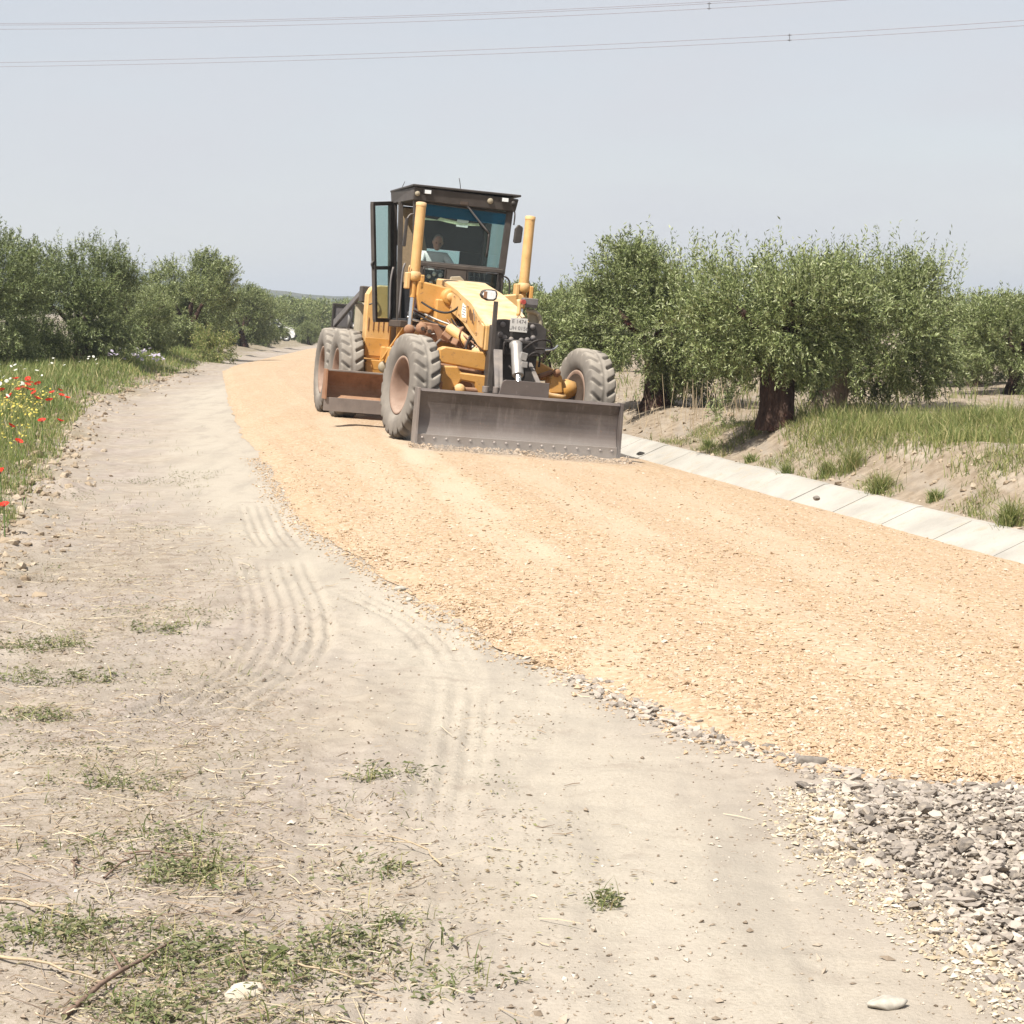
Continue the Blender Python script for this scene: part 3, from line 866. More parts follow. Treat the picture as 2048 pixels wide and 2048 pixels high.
single_stone((1.80, 28.2, .14), .10, (1.3, .8, .6), M_dstone, 'dark stone in the gutter beside the dozer blade')
single_stone((-.72, 5.25), .09, (1.3, .9, .5), M_fine, 'cream stone among the weeds at bottom left', .5)

# ------------------------------------------------------------------ concrete gutter, slab by slab
gut = empty('gutter', (fx_gut(20.0).item(), 20.0, -.3))
tag(gut, 'pale concrete slab gutter along the right edge of the road', kind='structure')
t = NT('gutter_concrete')
wc = t.coord('World')
n1 = t.noise(2.5, 5, wc); n2 = t.noise(60, 4, wc)
c = t.ramp(n1, [(.3, (0.292, 0.273, 0.242)), (.55, (0.356, 0.337, 0.302)), (.75, (0.395, 0.376, 0.344))])
c = t.mix(t.ramp(n2, [(.3, .3), (.45, 0.0)]), c, (0.229, 0.210, 0.178))
c = t.mix(t.ramp(t.noise(5, 5, wc, .7), [(.52, 0.0), (.70, .6)]), c, (0.299, 0.242, 0.172))
M_conc = t.done(t.bsdf(c, .88, 0, t.bump(n2, .35, .006), .2))
def gut_point(y0, tt_):
    hd = float(np.interp(y0, _yy, GUT_H)); x0 = float(fx_gut(y0))
    return x0 + tt_ * math.cos(hd), y0 - tt_ * math.sin(hd)
prof = [(-.02, -.012), (.05, -.008), (.20, -.055), (.27, -.050), (.67, .125), (.74, .130), (.74, -.05), (.24, -.20), (-.02, -.13)]
yc = 10.0
gi = 0
while yc < 58:
    ln_ = 1.28
    yn = yc + ln_ * math.cos(float(np.interp(yc, _yy, GUT_H)))
    jz = random.uniform(-.006, .006); jx = random.uniform(-.008, .008)
    V = []
    secs = 3
    for si in range(secs + 1):
        ya = yc + .009 + (yn - yc - .018) * si / secs
        base = -.319 + (-.015 * max(0, ya - 60))
        for (a, b) in prof:
            gx_, gy_ = gut_point(ya, a + jx)
            V.append((gx_ - gut.location[0], gy_ - gut.location[1], base + b + jz - gut.location[2]))
    np_ = len(prof)
    F = [(s_ * np_ + j, s_ * np_ + (j + 1) % np_, (s_ + 1) * np_ + (j + 1) % np_, (s_ + 1) * np_ + j) for s_ in range(secs) for j in range(np_)]
    F += [tuple(range(np_))[::-1], tuple(secs * np_ + j for j in range(np_))]
    o = link('gutter_slab', poly_mesh('gutter_slab', V, F), M_conc, gut)
    yc = yn; gi += 1
# ------------------------------------------------------------------ olive trees
M_olive = leafy('olive_leaf', [(0.0, (0.064, 0.088, 0.026)), (.35, (0.144, 0.177, 0.059)), (.7, (0.230, 0.263, 0.105)), (.92, (0.310, 0.338, 0.171)), (1.0, (0.395, 0.413, 0.257))], .13, .5, .3)
M_olive_d = leafy('olive_leaf_dark', [(0.0, (0.053, 0.075, 0.021)), (.4, (0.107, 0.140, 0.045)), (.75, (0.177, 0.209, 0.081)), (1.0, (0.288, 0.312, 0.161))], .12, .5, .3)
t = NT('olive_bark')
oc = t.coord('Object', (1, 1, .22)); n1 = t.noise(14, 6, oc, .7); n2 = t.noise(3, 3, t.coord('Object'))
c = t.ramp(n1, [(.30, (.020, .012, .010)), (.52, (.060, .037, .029)), (.75, (.145, .098, .075))])
c = t.mix(t.ramp(n2, [(.55, 0.0), (.7, .6)]), c, (.12, .038, .026))
M_bark = t.done(t.bsdf(c, .95, 0, t.bump(n1, 1.0, .05), .15))
t = NT('pale_bark')
oc = t.coord('Object', (1, 1, .25)); n1 = t.noise(12, 6, oc, .7)
M_bark_p = t.done(t.bsdf(t.ramp(n1, [(.3, (.09, .065, .05)), (.55, (.21, .165, .13)), (.75, (.33, .275, .22))]), .95, 0, t.bump(n1, 1.0, .04), .15))

def crown_mesh(seed, R, top, bottom, n_shoots, per, leaf, clumps=24, suckers=70, sucker_len=.5, squash=1.0):
    """leaves on shoots gathered in clumps; thin upright shoots break the outline"""
    g = np.random.default_rng(seed)
    cz, rz = (top + bottom) / 2, (top - bottom) / 2
    zz = np.linspace(-.92, .86, clumps) + g.uniform(-.06, .06, clumps); g.shuffle(zz)
    aa = np.arange(clumps) * 2.39996 + g.uniform(-.4, .4, clumps)
    rr_ = np.sqrt(1 - np.clip(np.abs(zz), 0, 1) ** 3.2 * .8) * g.uniform(.30, .85, clumps) ** .6
    C = np.stack([np.cos(aa) * rr_ * R, np.sin(aa) * rr_ * R * squash, zz * rz], 1) * np.array([.82, .82, .88])
    cr = g.uniform(.19, .33, clumps) * R
    w = cr ** 2; w /= w.sum()
    nsub = clumps * 15                                       # sprays: bunches of shoots with dark hollows between them
    sc_ = g.choice(clumps, nsub, p=w)
    sd = g.normal(size=(nsub, 3)); sd /= np.linalg.norm(sd, axis=1)[:, None]
    SC = C[sc_] + sd * (cr[sc_] * g.uniform(.55, 1.1, nsub))[:, None] * np.array([1, 1, .85])
    si = g.integers(0, nsub, n_shoots)
    dr = sd[si] + g.normal(0, .45, (n_shoots, 3)); dr /= np.linalg.norm(dr, axis=1)[:, None]
    S = SC[si] + g.normal(0, .055 * R, (n_shoots, 3))
    outw = S / np.array([R, R, rz]); on = np.linalg.norm(outw, axis=1); outw /= np.maximum(on, .05)[:, None]
    hz = S[:, 2] / rz
    G = dr * .6 + outw * .45
    G[:, 2] += np.where(hz > -.2, .55, -.35) + g.normal(0, .25, n_shoots)
    G /= np.linalg.norm(G, axis=1)[:, None]
    L = g.uniform(.14, .30, n_shoots) * (leaf / .07) ** .4
    # suckers
    a = g.uniform(0, 6.283, suckers); rr = np.sqrt(g.random(suckers)) * R * .85
    SS = np.stack([rr * np.cos(a), rr * np.sin(a) * squash, rz * np.sqrt(np.clip(1 - (rr / R) ** 2, .1, 1)) * g.uniform(.55, .98, suckers)], 1)
    SG = np.stack([.25 * np.cos(a) * rr / R + g.normal(0, .1, suckers), .25 * np.sin(a) * rr / R + g.normal(0, .1, suckers), np.ones(suckers)], 1)
    SL = g.uniform(.5, 1.25, suckers) * sucker_len
    S = np.r_[S, SS]; G = np.r_[G, SG / np.linalg.norm(SG, axis=1)[:, None]]; L = np.r_[L, SL]
    n = len(S)
    f = np.tile(np.linspace(.06, 1, per), (n, 1)) + g.normal(0, .02, (n, per))
    curve = np.zeros((n, per, 3)); curve[..., 2] = -.18 * (f ** 2) * L[:, None] * (1 - np.abs(G[:, 2:3]))
    B = S[:, None] + G[:, None] * (f * L[:, None])[..., None] + curve
    ld = g.normal(size=(n, per, 3)); ld /= np.linalg.norm(ld, axis=2)[..., None]
    ld = ld * .8 + G[:, None] * .75
    B = B.reshape(-1, 3); ld = ld.reshape(-1, 3); ld /= np.linalg.norm(ld, axis=1)[:, None]
    m = len(B)
    ll = leaf * g.uniform(.6, 1.25, m)
    up = g.normal(size=(m, 3)); side = np.cross(ld, up); side /= np.maximum(np.linalg.norm(side, axis=1), 1e-5)[:, None]
    ww = ll * g.uniform(.20, .30, m)
    V = np.stack([B, B + ld * (ll * .45)[:, None] + side * (ww * .5)[:, None], B + ld * ll[:, None], B + ld * (ll * .45)[:, None] - side * (ww * .5)[:, None]], 1)
    V[..., 2] += cz
    F = np.array([[0, 1, 2], [0, 2, 3]])[None] + (np.arange(m) * 4)[:, None, None]
    b0, g0, l0 = S[-suckers:], G[-suckers:], L[-suckers:]    # stems that carry the upright shoots
    sv = np.cross(g0, [0.0, 1.0, 0.0]); sv /= np.maximum(np.linalg.norm(sv, axis=1), 1e-5)[:, None]
    st0 = b0 + g0 * .02
    SV = np.stack([st0 - sv * .0022, st0 + sv * .0022, b0 + g0 * (l0 * .95)[:, None]], 1); SV[..., 2] += cz
    SF = np.array([[0, 1, 2]])[None] + (len(V) * 4 + np.arange(suckers) * 3)[:, None, None]
    return np_mesh('olive_crown', np.r_[V.reshape(-1, 3), SV.reshape(-1, 3)], np.r_[F.reshape(-1, 3), SF.reshape(-1, 3)])

def trunk_mesh(seed, h, r0, r1, lean=(0, 0), rings=14, sides=18, flare=1.5):
    g = np.random.default_rng(seed)
    V = []
    ph = g.uniform(0, 6.28, 4)
    for i in range(rings + 1):
        f = i / rings
        r_ = (r0 + (r1 - r0) * f) * (1 + (flare - 1) * (1 - f) ** 5) * (1 + .18 * sstep(.75, 1, np.array(f)))
        a = np.arange(sides) * 2 * math.pi / sides + f * .7
        lob = 1 + .14 * np.cos(3 * a + ph[0] + f) + .09 * np.cos(5 * a + ph[1] - 2 * f) + .05 * np.cos(9 * a + ph[2]) + g.normal(0, .025, sides)
        cx_ = lean[0] * f + .04 * math.sin(3 * f + ph[3]); cy_ = lean[1] * f
        V += [(cx_ + r_ * lob[j] * math.cos(a[j]), cy_ + r_ * lob[j] * math.sin(a[j]), f * h - .06) for j in range(sides)]
    F = [(i * sides + j, i * sides + (j + 1) % sides, (i + 1) * sides + (j + 1) % sides, (i + 1) * sides + j) for i in range(rings) for j in range(sides)]
    F.append(tuple(rings * sides + j for j in range(sides)))
    return poly_mesh('olive_trunk', V, F, True)

def branch_meshes(seed, h, lean, R, top, r, k=5):
    g = np.random.default_rng(seed)
    out = []
    for i in range(k):
        a = i * 6.283 / k + g.uniform(-.4, .4)
        st = np.array([lean[0], lean[1], h - .12])
        en = np.array([lean[0] + math.cos(a) * R * .7, lean[1] + math.sin(a) * R * .7, h + (top - h) * g.uniform(.35, .75)])
        P = [st + (en - st) * f + np.array([0, 0, .18 * math.sin(f * 3.14)]) + g.normal(0, .03, 3) * (0 < f < 1) for f in np.linspace(0, 1, 6)]
        V, F = tube_mesh('', P, np.linspace(r, r * .25, 6), 8)
        out.append(poly_mesh('olive_branch', V, F, True))
    return out

def olive(loc, label, crown, trunk=None, branches=(), cat='olive tree', group=None, rz=0, sc=1.0, off=(0, 0), mat=None, bark=None):
    o = empty('olive_tree', (loc[0], loc[1], gz(loc[0], loc[1])), (0, 0, rz))
    o.scale = (sc, sc, sc)
    c = link('crown', crown, mat or M_olive, o); c.location = (off[0], off[1], 0); tag(c, kind='stuff')
    if trunk is not None: link('trunk', trunk, bark or M_bark, o)
    for b in branches: link('branch', b, bark or M_bark, o)
    tag(o, label, cat, group)
    return o

# the near trees on the right bank
crA = crown_mesh(11, 1.55, 1.95, .82, 4500, 18, .070, 22, 200, .62)
olive((3.52, 26.7), 'olive tree with thick dark reddish trunk on the right bank', crA, trunk_mesh(1, 1.25, .225, .20, (-.05, 0), flare=1.2), branch_meshes(1, 1.1, (-.05, 0), 1.3, 1.9, .10), group='olive trees right of the road', off=(-.12, .15))
crA1 = crown_mesh(12, 1.45, 2.52, .36, 4600, 18, .074, 24, 130, .62)
olive((2.35, 33.3), 'tall bushy olive tree just right of the grader, drooping to the ground', crA1, trunk_mesh(2, 1.0, .2, .16), branch_meshes(2, .95, (0, 0), 1.2, 2.0, .09), group='olive trees right of the road')
crB = crown_mesh(13, 1.58, 2.24, .36, 4600, 18, .074, 24, 190, .72)
olive((4.95, 32.0), 'wide olive tree on the right with a pale leaning trunk and wispy top', crB, trunk_mesh(3, 1.05, .24, .17, (.45, 0)), branch_meshes(3, 1.0, (.45, 0), 1.2, 1.9, .10), group='olive trees right of the road', off=(.72, 0), bark=M_bark_p)
crS = crown_mesh(14, 1.35, 1.75, .42, 2400, 16, .08, 20, 60, .36)
trS = trunk_mesh(4, .85, .13, .11, (.18, 0)); brS = branch_meshes(4, .8, (.18, 0), 1.1, 1.8, .06, 4)
olive((9.1, 37.0), 'small olive tree with slanting dark trunk at the right edge', crS, trS, brS, group='olive trees right of the road', rz=0.3, sc=.95)
olive((9.5, 41.5), 'small olive tree seen behind the right edge tree with twin stems', crS, trS, brS, group='olive trees right of the road', rz=2.0, sc=.95)
olive((.75, 44.0), 'low olive tree directly behind the grader plate on the right', crS, trS, brS, group='olive trees right of the road', rz=4.2, sc=1.02)
olive((1.95, 49.0), 'olive tree in the gap between the grader wheel and the tall bushy olive', crS, trS, brS, group='olive trees right of the road', rz=1.1, sc=1.10)

# the row along the left verge
M_olive_keep = M_olive
crL = crown_mesh(21, 2.0, 3.2, .06, 5200, 17, .085, 34, 90, .5)
trL = trunk_mesh(5, .9, .2, .17); brL = branch_meshes(5, .85, (0, 0), 1.5, 2.8, .09)
crM = crown_mesh(22, 1.75, 2.95, .10, 4200, 17, .09, 30, 80, .45)
row = [(-12.15, 46.0, crL, 0.4, 1.02, 'leftmost big olive tree at the picture edge behind the flowers'),
       (-10.55, 49.5, crL, 2.3, .98, 'second big olive tree from the left, dark at its foot'),
       (-10.45, 57.0, crM, 4.0, .72, 'low olive bush between the big left trees and the next one'),
       (-10.55, 66.0, crM, 1.2, 1.08, 'round dark olive tree standing alone on the left verge'),
       (-11.9, 77.0, crM, 5.1, .92, 'olive tree behind the round one on the left'),
       (-12.9, 97.0, crM, 0.2, .98, 'pale olive tree on the left before the road bends'),
       (-13.9, 112.0, crM, 2.7, 1.0, 'olive tree on the left with bare stems near the bend'),
       (-16.3, 126.0, crM, 3.3, .95, 'olive tree just left of the white van'),
       (-14.15, 141.0, crM, 5.6, .55, 'low olive bush hiding the nose of the white van')]
crL.materials.append(M_olive_d)
for x_, y_, cr_, rz_, s_, lb in row:
    olive((x_, y_), lb, cr_, trL, brL, group='olive trees along the left verge', rz=rz_, sc=s_ * .93, mat=None)
# trees further off
crF = [crown_mesh(31 + i, 1.8, 2.9, .35, 520, 12, .24, 18, 24, .4) for i in range(3)]
trF = trunk_mesh(6, .9, .18, .14, rings=6, sides=8)
far = []
g = np.random.default_rng(99)
for k in range(18): far.append((float(fx_verge(np.array(156. + k * 9))) - 1.6 - 2.6 * (k % 2), 156 + k * 9.0))
for k in range(10): far.append((-13.0 + k * 1.4, 330 + 14 * (k % 3)))
for k in range(16): far.append((-21 - g.uniform(0, 12), 60 + k * 11))
for k in range(22): far.append((3.5 + g.uniform(0, 4) + (k % 6) * 5.2 - (k // 6) * 3.0, 58 + (k // 6) * 16 + g.uniform(0, 6)))
for k in range(16): far.append((-26 + k * 3.2 + g.uniform(-1, 1), 150 + g.uniform(0, 60)))
for k in range(16): far.append((-45 + k * 6.5 + g.uniform(-2, 2), 230 + g.uniform(0, 110)))
for x_, y_ in far:
    if fx_verge(y_) + .5 < x_ < fx_gut(y_) + 2: continue
    sidew = 'left of the road' if x_ < fx_verge(y_) + 1 else 'right of the road'
    band = 'just behind the first trees' if y_ < 95 else ('in the middle distance' if y_ < 170 else 'far off near the horizon')
    o = olive((x_, y_), 'olive tree of the far grove ' + sidew + ', ' + band, crF[int(g.integers(3))], trF, (), group='far grove trees ' + sidew + ' ' + band, rz=g.uniform(0, 6), sc=g.uniform(.85, 1.15) * (.62 if x_ > 0 and y_ < 140 else 1.0))

# hanging branch and shrub beside the trunk
me = crown_mesh(41, .16, .40, .02, 60, 12, .06, 5, 5, .2)
o = empty('shrub', (3.05, 29.0, gz(3.05, 29.0)))
tag(link('foliage', me, M_olive, o), kind='stuff')
tag(o, 'small dark shoot growing at the foot of the bank left of the thick trunk', 'shrub')
me = crown_mesh(42, .75, .75, .02, 420, 12, .10, 12, 30, .3)
o = empty('shrub', (-9.0, 60.5, gz(-9.0, 60.5)))
tag(link('foliage', me, M_grass_dry, o), kind='stuff')
tag(o, 'brownish shrub on the verge in front of the left olive trees', 'shrub')
# dead grass stems in front of the right bank
N = 150
x = rng.uniform(.9, 4.0, N); y = rng.uniform(29.2, 33.5, N)
ok_ = road_t(x, y) > .9; x, y = x[ok_], y[ok_]
sm = slivers('dead', np.stack([x, y, ground_z(x, y)], 1), np.stack([rng.normal(0, .15, len(x)), rng.normal(0, .15, len(x)), np.ones(len(x))], 1), rng.uniform(.25, .7, len(x)), np.full(len(x), .008))
tag(link('dead_stalks', sm, M_stalk), 'pale dead grass stalks under the olive trees', kind='stuff')

# ------------------------------------------------------------------ flowers on the left verge
M_red = leafy('poppy_red', [(0, (.50, .018, .012)), (1, (.72, .045, .02))], .3, .6)
M_heart = plain('poppy_heart', (.02, .015, .02), .8)
M_stem = plain('flower_stem', (.12, .19, .06), .7)
def petal(a, size):
    V = []; nu, nv_ = 5, 4
    for i in range(nv_):
        f = i / (nv_ - 1)
        for j in range(nu):
            s_ = (j / (nu - 1) - .5) * 1.9 * f ** .6
            rr = size * (f * (1 - .12 * abs(s_) ** 2))
            V.append((rr * math.cos(a + s_ * .95), rr * math.sin(a + s_ * .95), size * (.42 * f ** 1.4 + .05 * math.sin(j * 2.2) * f)))
    F = [(i * nu + j, i * nu + j + 1, (i + 1) * nu + j + 1, (i + 1) * nu + j) for i in range(nv_ - 1) for j in range(nu - 1)]
    return poly_mesh('petal', V, F, True)
PET = [petal(k * math.pi / 2, 1.0) for k in range(4)]
for p_ in PET: p_.materials.append(M_red)
bm = bmesh.new(); bmesh.ops.create_icosphere(bm, subdivisions=1, radius=.22); HEART = bpy.data.meshes.new('heart'); bm.to_mesh(HEART); bm.free(); HEART.materials.append(M_heart)
V, F = tube_mesh('', [(0, 0, 0), (.02, 0, .5), (0, .01, 1.0)], [.5, .4, .35], 5)
V = np.array(V); V[:, :2] *= 0.012
STEM = poly_mesh('flower_stem', V, F, True); STEM.materials.append(M_stem)
poppies = [(-3.93, 15.55, 'largest red poppy at the left edge, nearest the camera'), (-5.25, 21.45, 'red poppy alone in the grass above the nearest one'), (-5.82, 23.45, 'red poppy at the left edge below the yellow flowers'),
           (-4.46, 17.55, 'red poppy cut by the left edge of the picture'), (-7.09, 31.8, None), (-7.04, 32.0, None), (-7.2, 31.65, None), (-6.94, 30.3, None), (-7.28, 30.8, None), (-7.4, 30.9, None), (-7.58, 31.0, None),
           (-7.72, 31.9, None), (-7.73, 32.25, None), (-5.8, 25.9, 'small red poppy on the bare edge of the verge'), (-5.89, 25.3, 'pinkish red poppy beside the yellow flowers near the soil edge'), (-7.45, 29.5, None), (-7.22, 32.3, None),
           (-6.78, 28.85, None), (-8.08, 33.9, None), (-7.28, 29.3, None), (-7.86, 32.05, None), (-7.66, 31.3, None), (-7.8, 32.6, None), (-7.5, 31.6, None), (-7.62, 32.5, None)]
for x_, y_, lb in poppies:
    o = empty('poppy', (x_, y_, gz(x_, y_)))
    hh = random.uniform(.24, .34); size = .048 if y_ < 24 else random.uniform(.045, .062)
    s_ = link('stem', STEM, None, o); s_.scale = (1, 1, hh)
    tilt = (random.uniform(-.3, .7), random.uniform(-.4, .4), random.uniform(0, 6))
    for p_ in PET:
        q = link('petal', p_, None, o); q.location = (0, 0, hh); q.scale = (size,) * 3; q.rotation_euler = tilt
    q = link('heart', HEART, None, o); q.location = (0, 0, hh); q.scale = (size,) * 3; q.rotation_euler = tilt
    tag(o, lb or 'red poppy in the cluster above the yellow flowers on the left verge', 'poppy', 'poppies on the left verge' if lb else 'poppies clustered on the left verge')

def blossoms(name, n, m, label, xr, yr, size, hgt, cl, thr):
    y = yr[0] + (yr[1] - yr[0]) * rng.random(n) ** 1.3
    x = fx_verge(y) - xr[0] - rng.random(n) * (xr[1] - xr[0])
    k_ = (fbm(x * .9, y * .9, cl, 2) > thr) & (x > -y * .275 - .6)
    x, y = x[k_], y[k_]; n = len(x)
    s = size * rng.uniform(.6, 1.3, n); h = hgt * rng.uniform(.6, 1.15, n)
    c0 = np.stack([x, y, ground_z(x, y) + h], 1)
    V = np.zeros((n, 7, 3)); a = np.arange(6) * math.pi / 3
    tx = rng.normal(0, .35, (n, 1)); ty = rng.normal(-.3, .35, (n, 1))
    V[:, 0] = c0 + np.array([0, 0, 1]) * (s * .25)[:, None]
    px = np.cos(a)[None] * s[:, None]; py = np.sin(a)[None] * s[:, None]
    V[:, 1:, 0] = c0[:, :1] + px; V[:, 1:, 1] = c0[:, 1:2] + py; V[:, 1:, 2] = c0[:, 2:3] + px * tx - py * ty
    F = np.array([(0, 1 + j, 1 + (j + 1) % 6) for j in range(6)])[None] + (np.arange(n) * 7)[:, None, None]
    me = np_mesh(name, V.reshape(-1, 3), F.reshape(-1, 3))
    tag(link(name, me, m), label, kind='stuff')
M_yel = leafy('yellow_blossom', [(0, (.50, .40, .06)), (1, (.66, .58, .16))], .3)
M_wht = leafy('white_blossom', [(0, (.58, .58, .50)), (1, (.74, .74, .68))], .3)
M_vio = leafy('violet_blossom', [(0, (.38, .33, .44)), (1, (.55, .50, .58))], .3)
blossoms('yellow_wildflowers', 2000, M_yel, 'yellow wildflowers massed on the left verge', (.35, 3.2), (22, 33), .016, .26, 81, -.12)
blossoms('white_wildflowers', 300, M_wht, 'white umbels and daisies on the left verge', (.8, 4.0), (26, 44), .030, .36, 82, .05)
blossoms('violet_wildflowers', 90, M_vio, 'pale violet flowers on the verge in front of the olive trees', (.5, 1.6), (48, 54), .045, .35, 83, -.1)

# ------------------------------------------------------------------ overhead power line
M_wire = plain('conductor', (.22, .19, .21), .6, .0, .1)
M_spacer = plain('spacer_metal', (.16, .16, .17), .5, .5, .1)
def wire(pts, label, r=.020):
    P = np.array(pts); tt_ = np.array([0, .5, 1.0]); s_ = np.linspace(-.35, 1.35, 46)
    co = [np.polyfit(tt_, P[:, i], 2) for i in range(3)]
    Q = np.stack([np.polyval(c_, s_) for c_ in co], 1)
    V, F = tube_mesh('', Q - Q[0], r, 5)
    o = link('power_cable', poly_mesh('power_cable', V, F, True), M_wire); o.location = Q[0]
    tag(o, label, 'power cable', 'cables of the overhead power line')
    return Q
low = [(-48.2, 190, 23.85), (-1.3, 168, 22.40), (38.0, 150, 22.30)]
upr = [(-48.2, 190, 27.40), (-1.3, 168, 25.35), (38.0, 150, 25.25)]
sh = lambda p, dz, dx=0: [(a + dx, b, c_ + dz) for a, b, c_ in p]
wire(low, 'upper cable of the lower pair crossing the sky')
wire(sh(low, -.38), 'lower cable of the lower pair crossing the sky')
wire(upr, 'topmost cable crossing the upper left sky')
wire(sh(upr, -.14, .1), 'cable close under the topmost one in the upper left sky')
wire(sh(upr, -.52), 'lowest cable of the upper bundle in the sky')
def spacer(f, pts, label, h=.55):
    P = np.array(pts); c_ = [np.polyval(np.polyfit([0, .5, 1.0], P[:, i], 2), f) for i in range(3)]
    o = empty('line_spacer', c_)
    V, F = tube_mesh('', [(0, 0, .1), (0, 0, -h + .08)], .032, 6); link('bar', poly_mesh('bar', V, F, True), M_spacer, o)
    for dz in (0, -.38):
        V, F = tube_mesh('', [(-.16, 0, dz), (-.06, 0, dz), (.16, 0, dz)], [.035, .055, .035], 6); link('clamp', poly_mesh('clamp', V, F, True), M_spacer, o)
    tag(o, label, 'line spacer', 'spacers of the overhead power line')
spacer(.775, low, 'dark spacer on the lower cables at upper right')
spacer(.005, low, 'dark spacer on the lower cables at the left edge')
spacer(.70, sh(upr, -.14), 'spacer on the upper cables at the top edge')

# ------------------------------------------------------------------ low hills on the horizon
hx = np.linspace(-2200, 2200, 260); hy = np.linspace(780, 1900, 44)
HX, HY = np.meshgrid(hx, hy)
pxn = HX / HY * 4040 + 1024
ridge = np.interp(pxn, [-1500, 0, 300, 480, 560, 650, 740, 1100, 1500, 2048, 3500], [34, 30, 19, 12.5, 8.0, 5.0, 4.2, 3.6, 3.8, 4.5, 9])
prof_ = sstep(780, 1250, HY)
HZ = -3.0 + prof_ * (ridge + 3.0 + 2.2 * fbm(HX / 60, HY / 60, 7, 3)) + prof_ * 1.6 * fbm(HX / 11, HY / 14, 8, 3)
_i = np.arange(HX.size).reshape(HX.shape)
hf = np.stack([_i[:-1, :-1].ravel(), _i[:-1, 1:].ravel(), _i[1:, 1:].ravel(), _i[1:, :-1].ravel()], 1)
hme = np_mesh('hills', np.stack([HX.ravel(), HY.ravel(), HZ.ravel()], 1), hf, True)
t = NT('wooded_hill')
wc = t.coord('World'); n1 = t.noise(.05, 5, wc, .65); n2 = t.noise(.012, 3, wc)
c = t.ramp(n1, [(.38, (.030, .040, .026)), (.6, (.060, .072, .045))])
c = t.mix(t.ramp(n2, [(.55, 0.0), (.66, .4)]), c, (.12, .11, .075))
M_hill = t.done(t.bsdf(c, .95, 0, t.bump(n1, 1, 4.0), .05))
tag(link('hills', hme, M_hill), 'low wooded hills along the horizon', kind='structure')

# ------------------------------------------------------------------ white van half hidden by the olive trees near the bend
M_vanw = plain('van_white', (.72, .72, .70), .35, 0, .04, 8, .5)
M_blackr = plain('black_rubber', (.02, .02, .02), .8)
M_vglass = plain('van_glass', (.03, .035, .04), .12, 0, .1, 8, .6)
M_rimg = plain('van_rim', (.55, .55, .54), .35, .5, .1)
van = empty('white_van', (-17.3, 150.0, gz(-17.3, 150.0)), (0, 0, R(6)))
outl = [(-3.1, .30), (-3.1, 1.7), (-3.0, 1.86), (-.55, 1.86), (-.2, 1.80), (.35, 1.22), (1.0, 1.02), (1.22, .85), (1.25, .35), (.95, .28), (.93, .45), (.82, .62), (.60, .68), (.38, .62), (.27, .45), (.25, .26), (-1.95, .26), (-1.97, .45), (-2.08, .62), (-2.3, .68), (-2.52, .62), (-2.63, .45), (-2.65, .28)]
V = []; n_ = len(outl)
for yy_, inset in ((-.80, 0.0), (-.84, .0), (.84, .0), (.80, 0.0)):
    V += [(a, yy_ if b < 1.1 else yy_ * .93, b) for a, b in outl]
F = [(k_ * n_ + j, k_ * n_ + (j + 1) % n_, (k_ + 1) * n_ + (j + 1) % n_, (k_ + 1) * n_ + j) for k_ in range(3) for j in range(n_)]
F += [tuple(range(n_))[::-1], tuple(3 * n_ + j for j in range(n_))]
link('body', poly_mesh('van_body', V, F), M_vanw, van)
for pts, nm in (([(-.55, 1.25), (-.5, 1.7), (-.22, 1.7), (.22, 1.25)], 'side_window'), ([(-1.7, 1.25), (-1.7, 1.7), (-.62, 1.7), (-.65, 1.25)], 'side_window')):
    V = [(a, -.80 - .012, b) for a, b in pts] + [(a, -.79, b) for a, b in pts]
    link(nm, poly_mesh(nm, V, [(0, 1, 2, 3), (4, 5, 6, 7), (0, 1, 5, 4), (1, 2, 6, 5), (2, 3, 7, 6), (3, 0, 4, 7)]), M_vglass, van)
V = [(-.16, -.7, 1.77), (-.16, .7, 1.77), (.36, .72, 1.24), (.36, -.72, 1.24)]; V += [(a + .02, b, c_ + .02) for a, b, c_ in V]
link('windscreen', poly_mesh('windscreen', V, [(0, 1, 2, 3), (4, 5, 6, 7), (0, 1, 5, 4), (1, 2, 6, 5), (2, 3, 7, 6), (3, 0, 4, 7)]), M_vglass, van)
def ring(ro, ri, w_, sides=24):
    pr = [(ri, -w_/2), (ro * .93, -w_/2), (ro, -w_/2 * .7), (ro, w_/2 * .7), (ro * .93, w_/2), (ri, w_/2)]
    V = []; k_ = len(pr)
    for i in range(sides):
        a = i * 6.28318 / sides
        V += [(r_ * math.cos(a), y_, r_ * math.sin(a)) for r_, y_ in pr]
    F = [(i * k_ + j, i * k_ + (j + 1) % k_, ((i + 1) % sides) * k_ + (j + 1) % k_, ((i + 1) % sides) * k_ + j) for i in range(sides) for j in range(k_)]
    return V, F
for wx_ in (.60, -2.3):
    for sy_ in (-.74, .74):
        V, F = ring(.205, .06, .12); w_ = link('wheel', poly_mesh('van_wheel', V, F, True), M_rimg, van); w_.location = (wx_, sy_, .31)
        V, F = ring(.315, .20, .19); link('tyre', poly_mesh('van_tyre', V, F, True), M_blackr, w_)
for sy_ in (-.6, .6):
    V, F = ring(.10, .001, .05); h_ = link('headlight', poly_mesh('van_headlight', V, F, True), M_rimg, van); h_.location = (1.22, sy_, .72); h_.rotation_euler = (0, 0, R(90))
V, F = tube_mesh('', [(1.15, -.82, .42), (1.28, -.6, .42), (1.30, 0, .42), (1.28, .6, .42), (1.15, .82, .42)], .07, 8); link('bumper', poly_mesh('van_bumper', V, F, True), M_blackr, van)
tag(van, 'white van parked half hidden by the olive trees near the bend', 'van')

